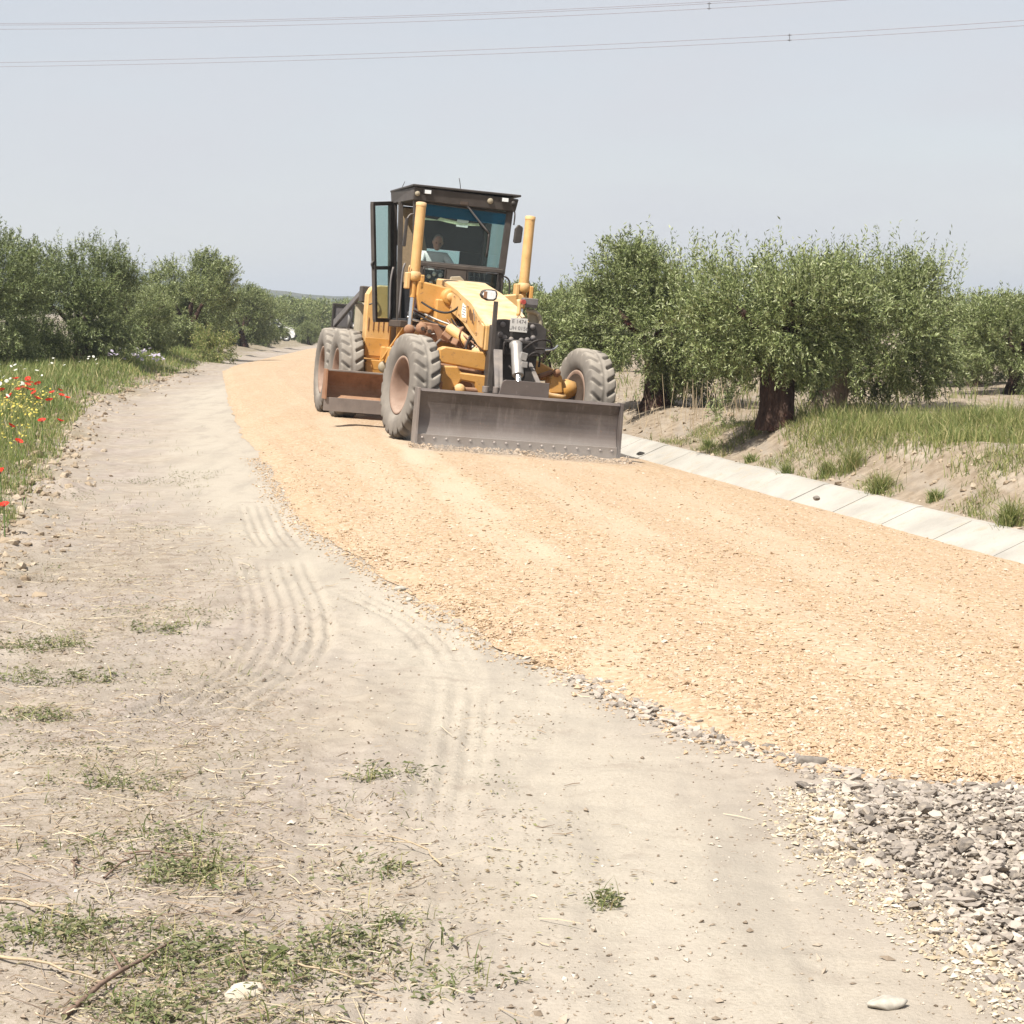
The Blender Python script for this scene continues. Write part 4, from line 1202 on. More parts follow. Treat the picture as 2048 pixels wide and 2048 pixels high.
# ------------------------------------------------------------------ summer haze over the plain
hb = MB_box = np.array([(-3800, -60, -8), (3800, -60, -8), (3800, 6300, -8), (-3800, 6300, -8), (-3800, -60, 48), (3800, -60, 48), (3800, 6300, 48), (-3800, 6300, 48)], float)
hz_me = np_mesh('haze', hb, [(3, 2, 1, 0), (4, 5, 6, 7), (0, 1, 5, 4), (1, 2, 6, 5), (2, 3, 7, 6), (3, 0, 4, 7)])
t = NT('haze_air')
pv = t.n('ShaderNodeVolumePrincipled')
pv.inputs['Color'].default_value = (.80, .87, .96, 1)
pv.inputs['Density'].default_value = .00045
pv.inputs['Anisotropy'].default_value = .2
t.l(pv.outputs[0], t.out.inputs['Volume'])
tag(link('haze', hz_me, t.m), 'pale haze over the plain', kind='stuff')
# ------------------------------------------------------------------ the motor grader
# own frame: u to the picture's right, v to the machine's rear, w up; front axle at v = 0
class MB:
    def __init__(self):
        self.V = []; self.F = []
    def add(self, V, F):
        k = len(self.V)
        self.V += [tuple(float(a) for a in v) for v in V]
        self.F += [tuple(int(i) + k for i in f) for f in F]
        return self
    def box(self, u0, u1, v0, v1, w0, w1, rot=None):
        P = [(u0, v0, w0), (u1, v0, w0), (u1, v1, w0), (u0, v1, w0), (u0, v0, w1), (u1, v0, w1), (u1, v1, w1), (u0, v1, w1)]
        if rot is not None:
            c = Vector(((u0 + u1) / 2, (v0 + v1) / 2, (w0 + w1) / 2)); m = Euler(rot).to_matrix()
            P = [tuple(m @ (Vector(p) - c) + c) for p in P]
        return self.add(P, [(3, 2, 1, 0), (4, 5, 6, 7), (0, 1, 5, 4), (1, 2, 6, 5), (2, 3, 7, 6), (3, 0, 4, 7)])
    def ext(self, poly, a, b, plane):
        """polygon pushed from a to b: plane 'vw' along u, 'uw' along v, 'uv' along w"""
        n = len(poly)
        def at(p, d): return {'vw': (d, p[0], p[1]), 'uw': (p[0], d, p[1]), 'uv': (p[0], p[1], d)}[plane]
        V = [at(p, a) for p in poly] + [at(p, b) for p in poly]
        F = [tuple(range(n))[::-1], tuple(n + j for j in range(n))] + [(j, (j + 1) % n, n + (j + 1) % n, n + j) for j in range(n)]
        return self.add(V, F)
    def cyl(self, p0, p1, r0, r1=None, sides=16):
        r1 = r0 if r1 is None else r1
        p0, p1 = Vector(p0), Vector(p1); d = (p1 - p0).normalized()
        a = d.orthogonal().normalized(); b = d.cross(a)
        V = []
        for p, r_ in ((p0, r0), (p1, r1)):
            V += [tuple(p + (a * math.cos(6.28318 * j / sides) + b * math.sin(6.28318 * j / sides)) * r_) for j in range(sides)]
        F = [(j, (j + 1) % sides, sides + (j + 1) % sides, sides + j) for j in range(sides)] + [tuple(range(sides))[::-1], tuple(sides + j for j in range(sides))]
        return self.add(V, F)
    def lathe(self, prof, p0, axis, sides=28):
        p0 = Vector(p0); d = Vector(axis).normalized(); a = d.orthogonal().normalized(); b = d.cross(a)
        n = len(prof); V = []
        for j in range(sides):
            e = a * math.cos(6.28318 * j / sides) + b * math.sin(6.28318 * j / sides)
            V += [tuple(p0 + d * h + e * r_) for r_, h in prof]
        F = [(j * n + i, j * n + i + 1, ((j + 1) % sides) * n + i + 1, ((j + 1) % sides) * n + i) for j in range(sides) for i in range(n - 1)]
        return self.add(V, F)
    def tube(self, pts, r, sides=8, smoothn=0):
        P = np.array(pts, float)
        if smoothn:
            tt_ = np.linspace(0, len(P) - 1, smoothn)
            Q = np.stack([np.interp(tt_, np.arange(len(P)), P[:, i]) for i in range(3)], 1)
            for _ in range(smoothn // 2): Q[1:-1] = (Q[:-2] + 2 * Q[1:-1] + Q[2:]) / 4
            P = Q
        V, F = tube_mesh('', P, r, sides)
        n = len(P)
        F = list(F) + [tuple(range(sides))[::-1], tuple((n - 1) * sides + j for j in range(sides))]
        return self.add(V, F)
    def loft(self, secs):
        n = len(secs[0]); V = [p for s in secs for p in s]
        F = [(i * n + j, i * n + (j + 1) % n, (i + 1) * n + (j + 1) % n, (i + 1) * n + j) for i in range(len(secs) - 1) for j in range(n)]
        F += [tuple(range(n))[::-1], tuple((len(secs) - 1) * n + j for j in range(n))]
        return self.add(V, F)
    def build(self, name, m, parent, bevel=.006, smooth=False, loc=None):
        V = self.V
        if loc is not None: V = [(a - loc[0], b - loc[1], c_ - loc[2]) for a, b, c_ in V]
        me = poly_mesh(name, V, self.F, smooth)
        bm = bmesh.new(); bm.from_mesh(me); bmesh.ops.recalc_face_normals(bm, faces=bm.faces); bm.to_mesh(me); bm.free()
        o = link(name, me, m, parent)
        if loc is not None: o.location = loc
        if bevel:
            md = o.modifiers.new('bevel', 'BEVEL'); md.width = bevel; md.segments = 1; md.limit_method = 'ANGLE'; md.angle_limit = R(40)
        return o

DUST = (.36, .29, .215)
M_yellow = paint('yellow_paint', (.46, .225, .045), (.50, .38, .23), .42, .45, 0, (.25, .12, .05), 5)
M_ylight = paint('faded_yellow_paint', (.52, .29, .085), (.54, .45, .33), .75, .5, 0, (.30, .16, .07), 5)
M_rust = paint('rusty_brown_steel', (.22, .105, .055), (.34, .235, .155), .55, .75, 0, (.10, .05, .03), 9)
M_black = paint('black_frame_paint', (.022, .019, .018), (.22, .175, .14), .25, .5, 0, None, 6)
M_cab = paint('dusty_dark_cab_paint', (.040, .033, .029), (.22, .18, .145), .36, .55, 0, None, 5)
M_blade = paint('worn_blade_steel', (.100, .083, .077), (.26, .215, .185), .34, .45, .35, (.16, .14, .13), 2.6)
t = NT('dozer_blade_steel')
wc = t.coord('Object'); n1 = t.noise(2.2, 6, wc, .6); n2 = t.noise(14, 4, t.coord('Object', (1, 1, .12)), .6); n3 = t.noise(40, 3, wc)
c = t.ramp(n1, [(.3, (.060, .050, .046)), (.5, (.098, .083, .078)), (.72, (.155, .132, .122))])
c = t.mix(t.ramp(n2, [(.55, 0.0), (.72, .45)]), c, (.20, .175, .165))
c = t.mix(t.ramp(n3, [(.66, 0.0), (.74, .5)]), c, (.24, .13, .08))
sx = t.n('ShaderNodeSeparateXYZ'); t.l(wc, sx.inputs[0])
cl = t.ramp(t.math('ADD', sx.outputs['Z'], t.math('MULTIPLY', n1, .25)), [(.18, .75), (.50, 0.0)])
c = t.mix(cl, c, (.33, .275, .235))
M_dozer = t.done(t.bsdf(c, t.math('ADD', t.math('MULTIPLY', n1, .3), .32), .25, t.bump(n3, .2, .004), .4))
M_edge = paint('scoured_edge_steel', (.20, .17, .155), (.40, .33, .27), .6, .42, .45, None, 4)
M_chrome = plain('piston_rod', (.62, .62, .61), .18, .9, .05)
M_silver = paint('silver_cylinder', (.30, .285, .27), (.36, .30, .24), .35, .35, .5, None, 8)
M_hose = plain('rubber_hose', (.025, .02, .018), .6, 0, .3)
M_tyre = paint('dusty_tyre', (.125, .112, .10), (.32, .285, .24), .9, .9, 0, None, 3.5, .15)
M_rim = paint('dusty_rim', (.19, .118, .084), (.32, .24, .19), .9, .75, 0, None, 6)
M_lens = plain('lamp_lens', (.75, .76, .75), .1, .2, .12, 30, .8)
M_greyp = paint('grey_box_paint', (.10, .095, .10), DUST, .4, .5)
M_sand = paint('sandy_housing', (.26, .225, .16), (.38, .32, .24), .5, .7)
M_seat = plain('seat_fabric', (.028, .027, .03), .85)
M_white_p = plain('white_sheet', (.72, .74, .72), .7, 0, .04)
M_tan = plain('tan_lining', (.27, .20, .125), .85, 0, .15)
M_txt = plain('plate_lettering', (.14, .13, .13), .7)
M_brown_d = plain('brown_decal', (.13, .06, .02), .7)
M_shadow_steel = paint('dark_greasy_shade_steel', (.045, .03, .022), (.20, .145, .10), .3, .6)  # greasy dark steel, also the painted shade in the wheel backs

def glass(name, tint, gloss=.10, film=(.45, .46, .42)):
    t = NT(name)
    tr = t.n('ShaderNodeBsdfTransparent'); tr.inputs['Color'].default_value = (*tint, 1)
    gl = t.n('ShaderNodeBsdfGlossy'); gl.inputs['Roughness'].default_value = .03; gl.inputs['Color'].default_value = (.9, .95, .95, 1)
    lw = t.n('ShaderNodeLayerWeight'); lw.inputs['Blend'].default_value = .5
    fac = t.math('ADD', t.math('MULTIPLY', t.math('POWER', lw.outputs['Facing'], 4.0), .6), .02, clamp=True)
    mx = t.n('ShaderNodeMixShader'); t.l(fac, mx.inputs[0]); t.l(tr.outputs[0], mx.inputs[1]); t.l(gl.outputs[0], mx.inputs[2])
    d = t.n('ShaderNodeBsdfDiffuse'); d.inputs['Color'].default_value = (*film, 1)          # film of dust
    m2 = t.n('ShaderNodeMixShader'); m2.inputs[0].default_value = gloss
    t.l(mx.outputs[0], m2.inputs[1]); t.l(d.outputs[0], m2.inputs[2])
    return t.done(m2.outputs[0])
M_glass = glass('cab_glass', (.86, .92, .91), .008)
M_tint = glass('blue_tint_band', (.10, .36, .50), .45, (.02, .12, .20))
M_dglass = glass('door_glass', (.78, .90, .87), .10)

GR = empty('motor_grader', (-0.43, 27.35, -0.07), (0, R(5), R(14)))
tag(GR, 'yellow motor grader with black cab, front dozer blade and open door', 'grader')

# ---- wheels
def tyre_mesh(Ro=.705, W=.375, nl=22, steps=14):
    half = W / 2
    prof = [(.372, -half * .62, 0), (.43, -half * .92, 0), (.52, -half * 1.03, 0), (.60, -half * 1.0, 0), (.648, -half * .97, .45), (.682, -half * .93, 1)]
    for s in np.linspace(-.84, .84, 19): prof.append((Ro - .020 * abs(s) ** 3, half * s, 1))
    prof += [(r_, -s_, g_) for r_, s_, g_ in prof[:6][::-1]]
    nt = nl * steps
    th = np.arange(nt) * 2 * math.pi / nt
    pitch = 2 * math.pi / nl
    V = np.zeros((nt, len(prof), 3))
    for j, (r_, s, g_) in enumerate(prof):
        q = min(abs(s) / half, 1.0)
        side = 0.0 if s < 0 else .5
        ph = ((th + .20 * q ** 1.2) / pitch + side) % 1.0
        dist = np.minimum(ph, 1 - ph)
        groove = 1 - sstep(.09, .17, dist)
        reach = sstep(.16, .32, np.array(q)) if g_ else 0
        rr = r_ - .050 * g_ * groove * reach - (.012 * g_ * (1 - sstep(.012 / half, .03 / half, np.array(q))) if q < .12 else 0)
        V[:, j, 0] = s; V[:, j, 1] = rr * np.cos(th); V[:, j, 2] = rr * np.sin(th)
    n = len(prof)
    i = np.arange(nt)[:, None]; j = np.arange(n - 1)[None]
    F = np.stack([(i * n + j), (i * n + j + 1), (((i + 1) % nt) * n + j + 1), (((i + 1) % nt) * n + j)], 2).reshape(-1, 4)
    return np_mesh('grader_tyre', V.reshape(-1, 3), F, True)
TYRE = tyre_mesh(); TYRE.materials.append(M_tyre)
def rim_mb(out):
    """deep-dish rim, open side towards out (+1 or -1 along u)"""
    m = MB()
    e = out
    pr = [(.395, e * .125), (.398, e * .150), (.372, e * .152), (.350, e * .13), (.335, e * .06), (.322, -e * .04), (.305, -e * .10), (.24, -e * .115), (.15, -e * .11), (.14, -e * .07), (.10, -e * .055), (.001, -e * .055)]
    m.lathe(pr, (0, 0, 0), (1, 0, 0), 40)
    m.lathe([(.395, -e * .125), (.398, -e * .150), (.372, -e * .152), (.345, -e * .145), (.30, -e * .135), (.12, -e * .135), (.001, -e * .135)], (0, 0, 0), (1, 0, 0), 32)
    return m
def wheel(u, v, w, out, steer=0, lean=0, dirn=0):
    o = rim_mb(out).build('wheel', M_rim, GR, 0, True)
    o.location = (u, v, w); o.rotation_euler = (0, R(lean), R(steer))
    MB().lathe([(.001, -out * .139), (.20, -out * .139), (.31, -out * .146), (.345, -out * .1515)], (0, 0, 0), (1, 0, 0), 28).build('shade_disc', M_shadow_steel, o, 0, True)  # dark disc standing in for the shade of the wheel's recessed back
    t_ = link('tyre', TYRE, None, o); t_.rotation_euler = (random.uniform(0, .28), 0, 0)
    for k in range(10):
        a = k * 6.28318 / 10
        MB().cyl((-out * .112, .20 * math.cos(a), .20 * math.sin(a)), (-out * .080, .20 * math.cos(a), .20 * math.sin(a)), .016, None, 6).build('wheel_nut', M_rust, o, 0)
    return o
wheel(-1.03, 0.0, .705, -1, 8, 3.5)
wheel(1.38, 0.0, .705, 1, 8, 4.5)
wheel(-1.04, 5.30, .700, -1)
wheel(-1.03, 6.85, .700, -1)
wheel(1.40, 5.30, .700, 1)
wheel(1.40, 6.85, .700, 1)

# ---- front dozer blade
B = MB()
cur = []
for i in range(11):
    f = i / 10; w_ = .14 + f * .565
    cur.append((-1.51 + .055 * (1 - (2 * f - 1.0) ** 2), w_))
sec = [(v_, w_) for v_, w_ in cur] + [(v_ + .035, w_) for v_, w_ in cur[::-1]]
B.ext(sec, -1.20, 1.46, 'vw')
blade = B.build('dozer_blade', M_dozer, GR, .004)
MB().ext([(-1.53, .70), (-1.50, .735), (-1.40, .735), (-1.36, .70), (-1.40, .66), (-1.44, .68)], -1.20, 1.46, 'vw').build('top_rail', M_blade, blade, .004)
for u0, u1 in ((-1.235, -1.202), (1.462, 1.495)):
    MB().ext([(-1.60, .03), (-1.57, .745), (-1.36, .745), (-1.34, .10), (-1.36, .03)], u0, u1, 'vw').build('end_plate', M_edge if u0 < 0 else M_blade, blade, .004)  # left plate in paler steel: its sunlit brightness is put into the colour
MB().ext([(-1.545, .015), (-1.555, .16), (-1.530, .165), (-1.512, .015)], -1.198, 1.458, 'vw').build('cutting_edge', M_dozer, blade, .003)
for k in range(17):
    uu = -1.13 + k * (2.52 / 16)
    MB().lathe([(.0, -.014), (.013, -.012), (.020, -.004), (.022, .004)], (uu, -1.5535, .112), (0, 1, 0), 8).build('bolt', M_edge, blade, 0, True)
for uu in (-.75, .0, .85):
    MB().ext([(-1.40, .18), (-1.40, .66), (-1.30, .60), (-1.28, .30)], uu - .015, uu + .015, 'vw').build('rib', M_blade, blade, .003)
# mounting bracket above the blade
MB().ext([(-.17, .70), (-.12, .905), (-.08, .925), (.50, .925), (.50, .70)], -1.47, -1.44, 'uw').build('mount_plate', M_blade, GR, .004)
MB().box(-.10, .45, -1.44, -1.15, .60, .69).build('mount_shelf', M_shadow_steel, GR)
for uu in (-.30, -.16):
    MB().cyl((uu, -1.30, .74), (uu, -1.30, .82), .045).build('pin', M_edge, GR, .003)
for uu in (-.08, .52):
    MB().box(uu - .05, uu + .05, -1.36, -.35, .48, .62).build('push_arm', M_shadow_steel, GR)
# slanting struts beside the lift cylinder
for (ua, wa, ub, wb) in ((.045, 1.30, -.10, .74), (-.015, 1.30, -.13, .74), (.46, 1.16, .50, .74)):
    MB().loft([[(ua - .03, -.52, wa), (ua + .03, -.52, wa), (ua + .03, -.46, wa), (ua - .03, -.46, wa)], [(ub - .035, -1.30, wb), (ub + .035, -1.30, wb), (ub + .035, -1.24, wb), (ub - .035, -1.24, wb)]]).build('strut', M_greyp, GR)
# lift cylinder
cy = MB().cyl((.235, -.60, 1.37), (.225, -.86, .98), .078, None, 20).build('lift_cylinder', M_silver, GR, .006, False)
MB().lathe([(.0, 0), (.07, .0), (.088, .02), (.088, .08), (.06, .11), (.0, .12)], (.235, -.59, 1.32), (0, .35, .93), 18).build('cylinder_head', M_silver, cy, 0, True)
MB().cyl((.225, -.86, .99), (.22, -1.02, .74), .042, None, 14).build('piston_rod', M_chrome, cy, 0)
MB().box(.25, .35, -.80, -.68, 1.18, 1.29, (0, .2, 0)).build('valve_block', M_silver, GR, .01)
MB().box(.265, .345, -.86, -.80, 1.09, 1.17).build('valve_block', M_silver, GR, .006)
# hoses
for pts in ([(.31, -.72, 1.33), (.40, -.82, 1.46), (.60, -.78, 1.50), (.74, -.66, 1.43), (.70, -.5, 1.28)],
            [(.35, -.76, 1.22), (.43, -.84, 1.32), (.53, -.78, 1.28), (.55, -.66, 1.12)],
            [(.18, -.45, 1.30), (.08, -.52, 1.44), (.10, -.5, 1.18)],
            [(.50, -.6, 1.35), (.66, -.62, 1.36), (.76, -.58, 1.39)],
            [(.14, -.66, 1.10), (.32, -.78, .88), (.36, -.7, 1.02), (.30, -.66, 1.2)]):
    MB().tube(pts, .015, 8, 18).build('hose', M_hose, GR, 0, True)
MB().tube([(.60, -.72, 1.34), (.74, -.68, 1.36), (.80, -.6, 1.42)], .013, 8, 10).build('pipe', M_chrome, GR, 0, True)

# ---- black front plates under the nose
fp = MB().ext([(-.06, 1.13), (-.06, 1.60), (.03, 1.70), (.12, 1.71), (.60, 1.69), (.70, 1.62), (.72, 1.32), (.62, 1.25), (.14, 1.24), (.12, 1.13)], -.34, -.26, 'uw').build('front_plate', M_black, GR, .008)
MB().box(-.02, .62, -.25, .06, .62, 1.62).build('nose_block', M_black, GR, .01)
for uu, ww in ((.09, 1.635), (.07, 1.50), (.13, 1.465), (.50, 1.635), (.52, 1.49), (.44, 1.46), (.22, 1.445), (.36, 1.445)):
    MB().lathe([(.0, -.04), (.022, -.038), (.036, -.02), (.038, 0)], (uu, -.341, ww), (0, 1, 0), 12).build('bolt', M_greyp, fp, 0, True)
MB().box(.10, .50, -.40, -.345, 1.40, 1.445).build('cross_bar', M_black, GR, .008)
# number plate
pl = MB().box(.18, .42, -.385, -.375, 1.552, 1.738).build('number_plate', paint('dusty_plate', (.46, .45, .43), (.40, .35, .29), .5, .6), GR, .002)
def text_mesh(body, size):
    cu = bpy.data.curves.new('lettering', 'FONT'); cu.body = body; cu.size = size; cu.align_x = 'CENTER'; cu.extrude = .0008
    ob = bpy.data.objects.new('lettering', cu); col.objects.link(ob)
    dg = bpy.context.evaluated_depsgraph_get(); me = bpy.data.meshes.new_from_object(ob.evaluated_get(dg))
    bpy.data.objects.remove(ob)
    return me
for body, ww in (('E 1474', 1.668), ('UH 0156', 1.580)):
    me = text_mesh(body, .072); o = link('lettering', me, M_txt, pl)
    o.location = (.30, -.3862, ww); o.rotation_euler = (R(90), 0, 0)
MB().tube([(.27, -.37, 1.74), (.285, -.37, 1.775), (.32, -.37, 1.775), (.335, -.37, 1.74)], .006, 6, 8).build('plate_clip', M_greyp, pl, 0, True)
# headlight on its post, left of the plates
MB().ext([(-.09, .74), (-.085, 1.93), (-.035, 1.93), (-.02, .74)], -.50, -.44, 'uw').build('lamp_post', M_cab, GR, .005)
hl = MB().loft([[(-.165 + .115 * a_, -.50 + dv, 2.005 + .078 * b_) for a_, b_ in [(-.80, .62), (-.45, .9), (.2, .98), (.82, .88), (.98, .3), (.92, -.55), (.62, -.92), (-.1, -.98), (-.72, -.6), (-1.0, -.05)]] for dv in (0, .11)]).build('headlight', M_black, GR, .01)
MB().loft([[(-.165 + .10 * a_ * sc_, -.512 + dv, 2.005 + .064 * b_ * sc_) for a_, b_ in [(-.80, .62), (-.45, .9), (.2, .98), (.82, .88), (.98, .3), (.92, -.55), (.62, -.92), (-.1, -.98), (-.72, -.6), (-1.0, -.05)]] for dv, sc_ in ((0, .9), (.02, 1))]).build('lens', M_lens, hl, .003)
MB().box(-.245, -.20, -.517, -.510, 1.96, 2.05).build('reflector', M_rust, hl, .003)
# lamp box and bracket on the right
rb = MB().box(.50, .70, .22, .40, 1.935, 2.03).build('lamp_box', M_greyp, GR, .008)
MB().box(.515, .685, .205, .222, 1.90, 1.935).build('lens', M_black, rb, .002)
MB().cyl((.49, .20, 1.97), (.49, .28, 1.97), .035, None, 12).build('marker_lamp', plain('red_lens', (.30, .05, .04), .3), rb, .003)
MB().tube([(.56, .3, 1.86), (.68, .3, 1.86), (.755, .3, 1.82), (.78, .3, 1.72), (.785, .3, 1.56)], .03, 8, 14).build('lamp_bracket', M_sand, GR, 0, True)
MB().box(.60, .76, .33, .40, 1.55, 1.84).build('junction_box', M_sand, GR, .01)
MB().ext([(.655, 1.70), (.71, 1.70), (.735, 1.62), (.635, 1.62)], .31, .327, 'uw').build('warning_sign', M_white_p, GR, .002)
MB().tube([(.44, .3, 2.00), (.46, .28, 1.88), (.44, .26, 1.78)], .028, 8, 8).build('lamp_arm', M_ylight, GR, 0, True)

# ---- gooseneck boom
BL, BR_ = -.075, .60
boom = MB()
up = [(-.05, 1.62), (.30, 1.74), (.85, 1.90), (1.9, 2.10), (3.0, 2.26), (3.45, 2.28)]
lo = [(3.45, 1.78), (3.0, 1.80), (2.2, 1.76), (1.4, 1.62), (.75, 1.44), (.35, 1.32), (-.05, 1.26)]
boom.ext(up + lo, BL, BR_, 'vw')
bo = boom.build('gooseneck', M_ylight, GR, .02)
MB().ext([(.12, 1.66), (.85, 1.895), (1.9, 2.095), (3.0, 2.255), (3.0, 2.19), (1.9, 2.03), (.85, 1.82), (.12, 1.60)], BL - .012, BL - .002, 'vw').build('top_flange', M_ylight, bo, .003)
MB().ext([(.55, 1.72), (1.05, 1.875), (1.05, 1.62), (.75, 1.53), (.45, 1.46)], BL - .010, BL - .003, 'vw').build('side_panel', M_yellow, bo, .003)
MB().ext([(1.08, 1.88), (1.55, 1.99), (1.62, 1.78), (1.4, 1.66), (1.10, 1.63)], BL - .010, BL - .003, 'vw').build('side_panel', M_ylight, bo, .003)
dc = MB().ext([(1.14, 1.70), (1.22, 1.86), (1.42, 1.91), (1.46, 1.78), (1.40, 1.70)], BL - .0125, BL - .0105, 'vw').build('sticker', M_white_p, bo, 0)
for k in range(4):
    MB().ext([(1.19, 1.725 + k * .036), (1.19, 1.735 + k * .036), (1.40, 1.755 + k * .036), (1.40, 1.745 + k * .036)], BL - .0145, BL - .0128, 'vw').build('print', M_txt, dc, 0)
em = MB()
em.ext([(.98, 1.79), (.93, 1.83), (.84, 1.80), (.79, 1.76), (.74, 1.77), (.70, 1.72), (.66, 1.66), (.60, 1.62), (.63, 1.60), (.69, 1.63), (.74, 1.62), (.76, 1.67), (.83, 1.66), (.90, 1.70), (.95, 1.72)], BL - .0125, BL - .0105, 'vw')
em.build('emblem', M_brown_d, bo, 0)
MB().ext([(.76, 1.825), (.70, 1.815), (.62, 1.74), (.57, 1.66), (.60, 1.655), (.66, 1.72), (.71, 1.765)], BL - .0125, BL - .0105, 'vw').build('emblem', M_txt, bo, 0)
MB().ext([(-.04, 1.30), (-.04, 1.60), (.10, 1.64), (.10, 1.33)], BL - .03, BL - .004, 'vw').build('nose_gusset', M_ylight, bo, .006)
for vv, ww in ((.30, 1.66), (.42, 1.50), (1.08, 1.66), (1.07, 1.86), (1.60, 1.74), (1.58, 1.96), (2.0, 2.0), (2.2, 1.85)):
    MB().lathe([(.0, -.012), (.014, -.010), (.018, 0)], (BL - .012, vv, ww), (1, 0, 0), 8).build('bolt', M_rust, bo, 0, True)
# frame rails running back under the cab
for uu in (-.30, .62):
    MB().box(uu, uu + .18, 2.4, 8.3, 1.20, 1.52).build('frame_rail', M_yellow, GR)
MB().ext([(2.3, 1.10), (2.3, 1.95), (3.4, 1.95), (3.4, 1.45), (2.8, 1.10)], -.28, .80, 'vw').build('saddle', M_yellow, GR, .02)

# ---- lift arms, trunnions and vertical lift cylinders
MB().ext([(-.56, 2.20), (-.06, 2.12), (.0, 1.86), (-.10, 1.80), (-.22, 1.86), (-.36, 1.72), (-.50, 1.74), (-.56, 1.98)], 2.42, 2.56, 'uw').build('lift_arm', M_yellow, GR, .02)
MB().lathe([(.0, -.10), (.10, -.10), (.125, -.08), (.13, .0), (.13, .16)], (-.08, 2.36, 1.99), (0, 1, 0), 24).build('pivot_hub', M_yellow, GR, 0, True)
MB().lathe([(.0, -.13), (.055, -.13), (.065, -.115), (.065, .02)], (-.08, 2.36, 1.99), (0, 1, 0), 18).build('pivot_pin', M_ylight, GR, 0, True)
MB().ext([(.55, 2.06), (1.0, 2.14), (1.06, 2.10), (1.06, 1.93), (.98, 1.90), (.55, 1.80)], 2.42, 2.56, 'uw').build('lift_arm', M_ylight, GR, .02)
for uu, top, low_ in ((-.60, 3.28, 2.18), (1.05, 3.24, 2.16)):
    c_ = MB().cyl((uu + .02, 2.52, top), (uu, 2.50, low_), .073, None, 20).build('blade_lift_cylinder', M_ylight, GR, .008)
    MB().lathe([(.078, .0), (.078, .05), (.05, .06), (.0, .06)], (uu + .02, 2.52, top - .01), (.02, .02, 1), 20).build('cylinder_cap', M_ylight, c_, 0, True)
    MB().lathe([(.078, .0), (.10, .03), (.10, .11), (.078, .14)], (uu, 2.50, low_), (0, 0, 1), 20).build('collar', M_ylight, c_, 0, True)
    MB().box(uu - .13, uu - .07, 2.42, 2.60, low_ - .12, low_ + .12).build('trunnion_ear', M_ylight, c_, .012)
    MB().box(uu + .08, uu + .14, 2.42, 2.60, low_ - .12, low_ + .10).build('trunnion_ear', M_yellow, c_, .012)
    MB().cyl((uu, 2.50, low_), (uu - .005, 2.49, low_ - .24), .052, .045, 14).build('gland', M_yellow, c_, .004)
    MB().cyl((uu - .005, 2.49, low_ - .20), (uu - .02, 2.45, 1.50), .033, None, 14).build('piston_rod', M_chrome, c_, 0)
    MB().lathe([(.0, -.07), (.07, -.07), (.08, 0), (.07, .07), (.0, .07)], (uu - .02, 2.45, 1.47), (0, 1, 0), 16).build('rod_eye', M_rust, c_, 0, True)
MB().tube([(-.69, 2.44, 2.40), (-.72, 2.44, 2.33), (-.68, 2.44, 2.26), (-.64, 2.44, 2.20)], .012, 6, 8).build('pipe', M_ylight, GR, 0, True)

# ---- circle, drawbar and the steel under the boom
MB().ext([(-.52, 1.60), (.14, 1.56), (.16, 1.42), (.10, 1.31), (-.40, 1.36), (-.54, 1.44)], 2.12, 2.30, 'uw').build('centre_shift_link', M_rust, GR, .015)
for uu in (-.50, -.40):
    MB().lathe([(.0, -.06), (.075, -.06), (.085, 0), (.085, .06), (.0, .06)], (uu, 2.14, 1.50 + (uu + .5) * -.3), (0, 1, 0), 16).build('link_eye', M_rust, GR, 0, True)
    MB().cyl((uu, 2.06, 1.50 + (uu + .5) * -.3), (uu, 2.1, 1.50 + (uu + .5) * -.3), .03, None, 10).build('link_pin', M_shadow_steel, GR, 0)
MB().loft([[(-.02, .20, .95), (.34, .20, .95), (.34, .20, 1.12), (-.02, .20, 1.12)], [(-.45, 2.3, 1.02), (.85, 2.3, 1.02), (.85, 2.3, 1.16), (-.45, 2.3, 1.16)]]).build('drawbar', M_rust, GR, .015)
MB().lathe([(.62, .0), (.74, .0), (.74, .10), (.62, .10), (.62, .0)], (.2, 2.85, .86), (0, 0, 1), 40).build('circle', M_rust, GR, 0, False)
sc_ = MB().cyl((-.25, 1.45, 1.54), (-.02, 1.15, 1.36), .075, None, 18).build('side_shift_cylinder', M_ylight, GR, .006)
MB().lathe([(.082, 0), (.095, .02), (.095, .08), (.05, .10), (.0, .10)], (-.02, 1.15, 1.36), (.56, -.72, -.42), 18).build('gland', M_rust, sc_, 0, True)
MB().cyl((.02, 1.10, 1.33), (.16, .92, 1.22), .035, None, 12).build('piston_rod', M_rust, sc_, 0)
MB().lathe([(.0, .0), (.16, .0), (.19, .05), (.17, .16), (.08, .26), (.0, .27)], (.08, .62, 1.10), (0, -.25, 1), 20).build('drawbar_ball', M_ylight, GR, 0, True)
for k in range(7):
    uu = -.42 + k * .055; dz = random.uniform(-.03, .03)
    MB().tube([(-.10 + k * .03, 2.3, 1.66 + dz), (-.12 + k * .04, 1.9, 1.58 - .02 * k + dz), (-.16 + k * .05, 1.45, 1.52 - .03 * k), (-.04 + k * .03, .95, 1.40 - .03 * k + dz), (.0, .5, 1.28 - .02 * k)], .013, 6, 18).build('hose', M_hose if k % 3 else M_rust, GR, 0, True)
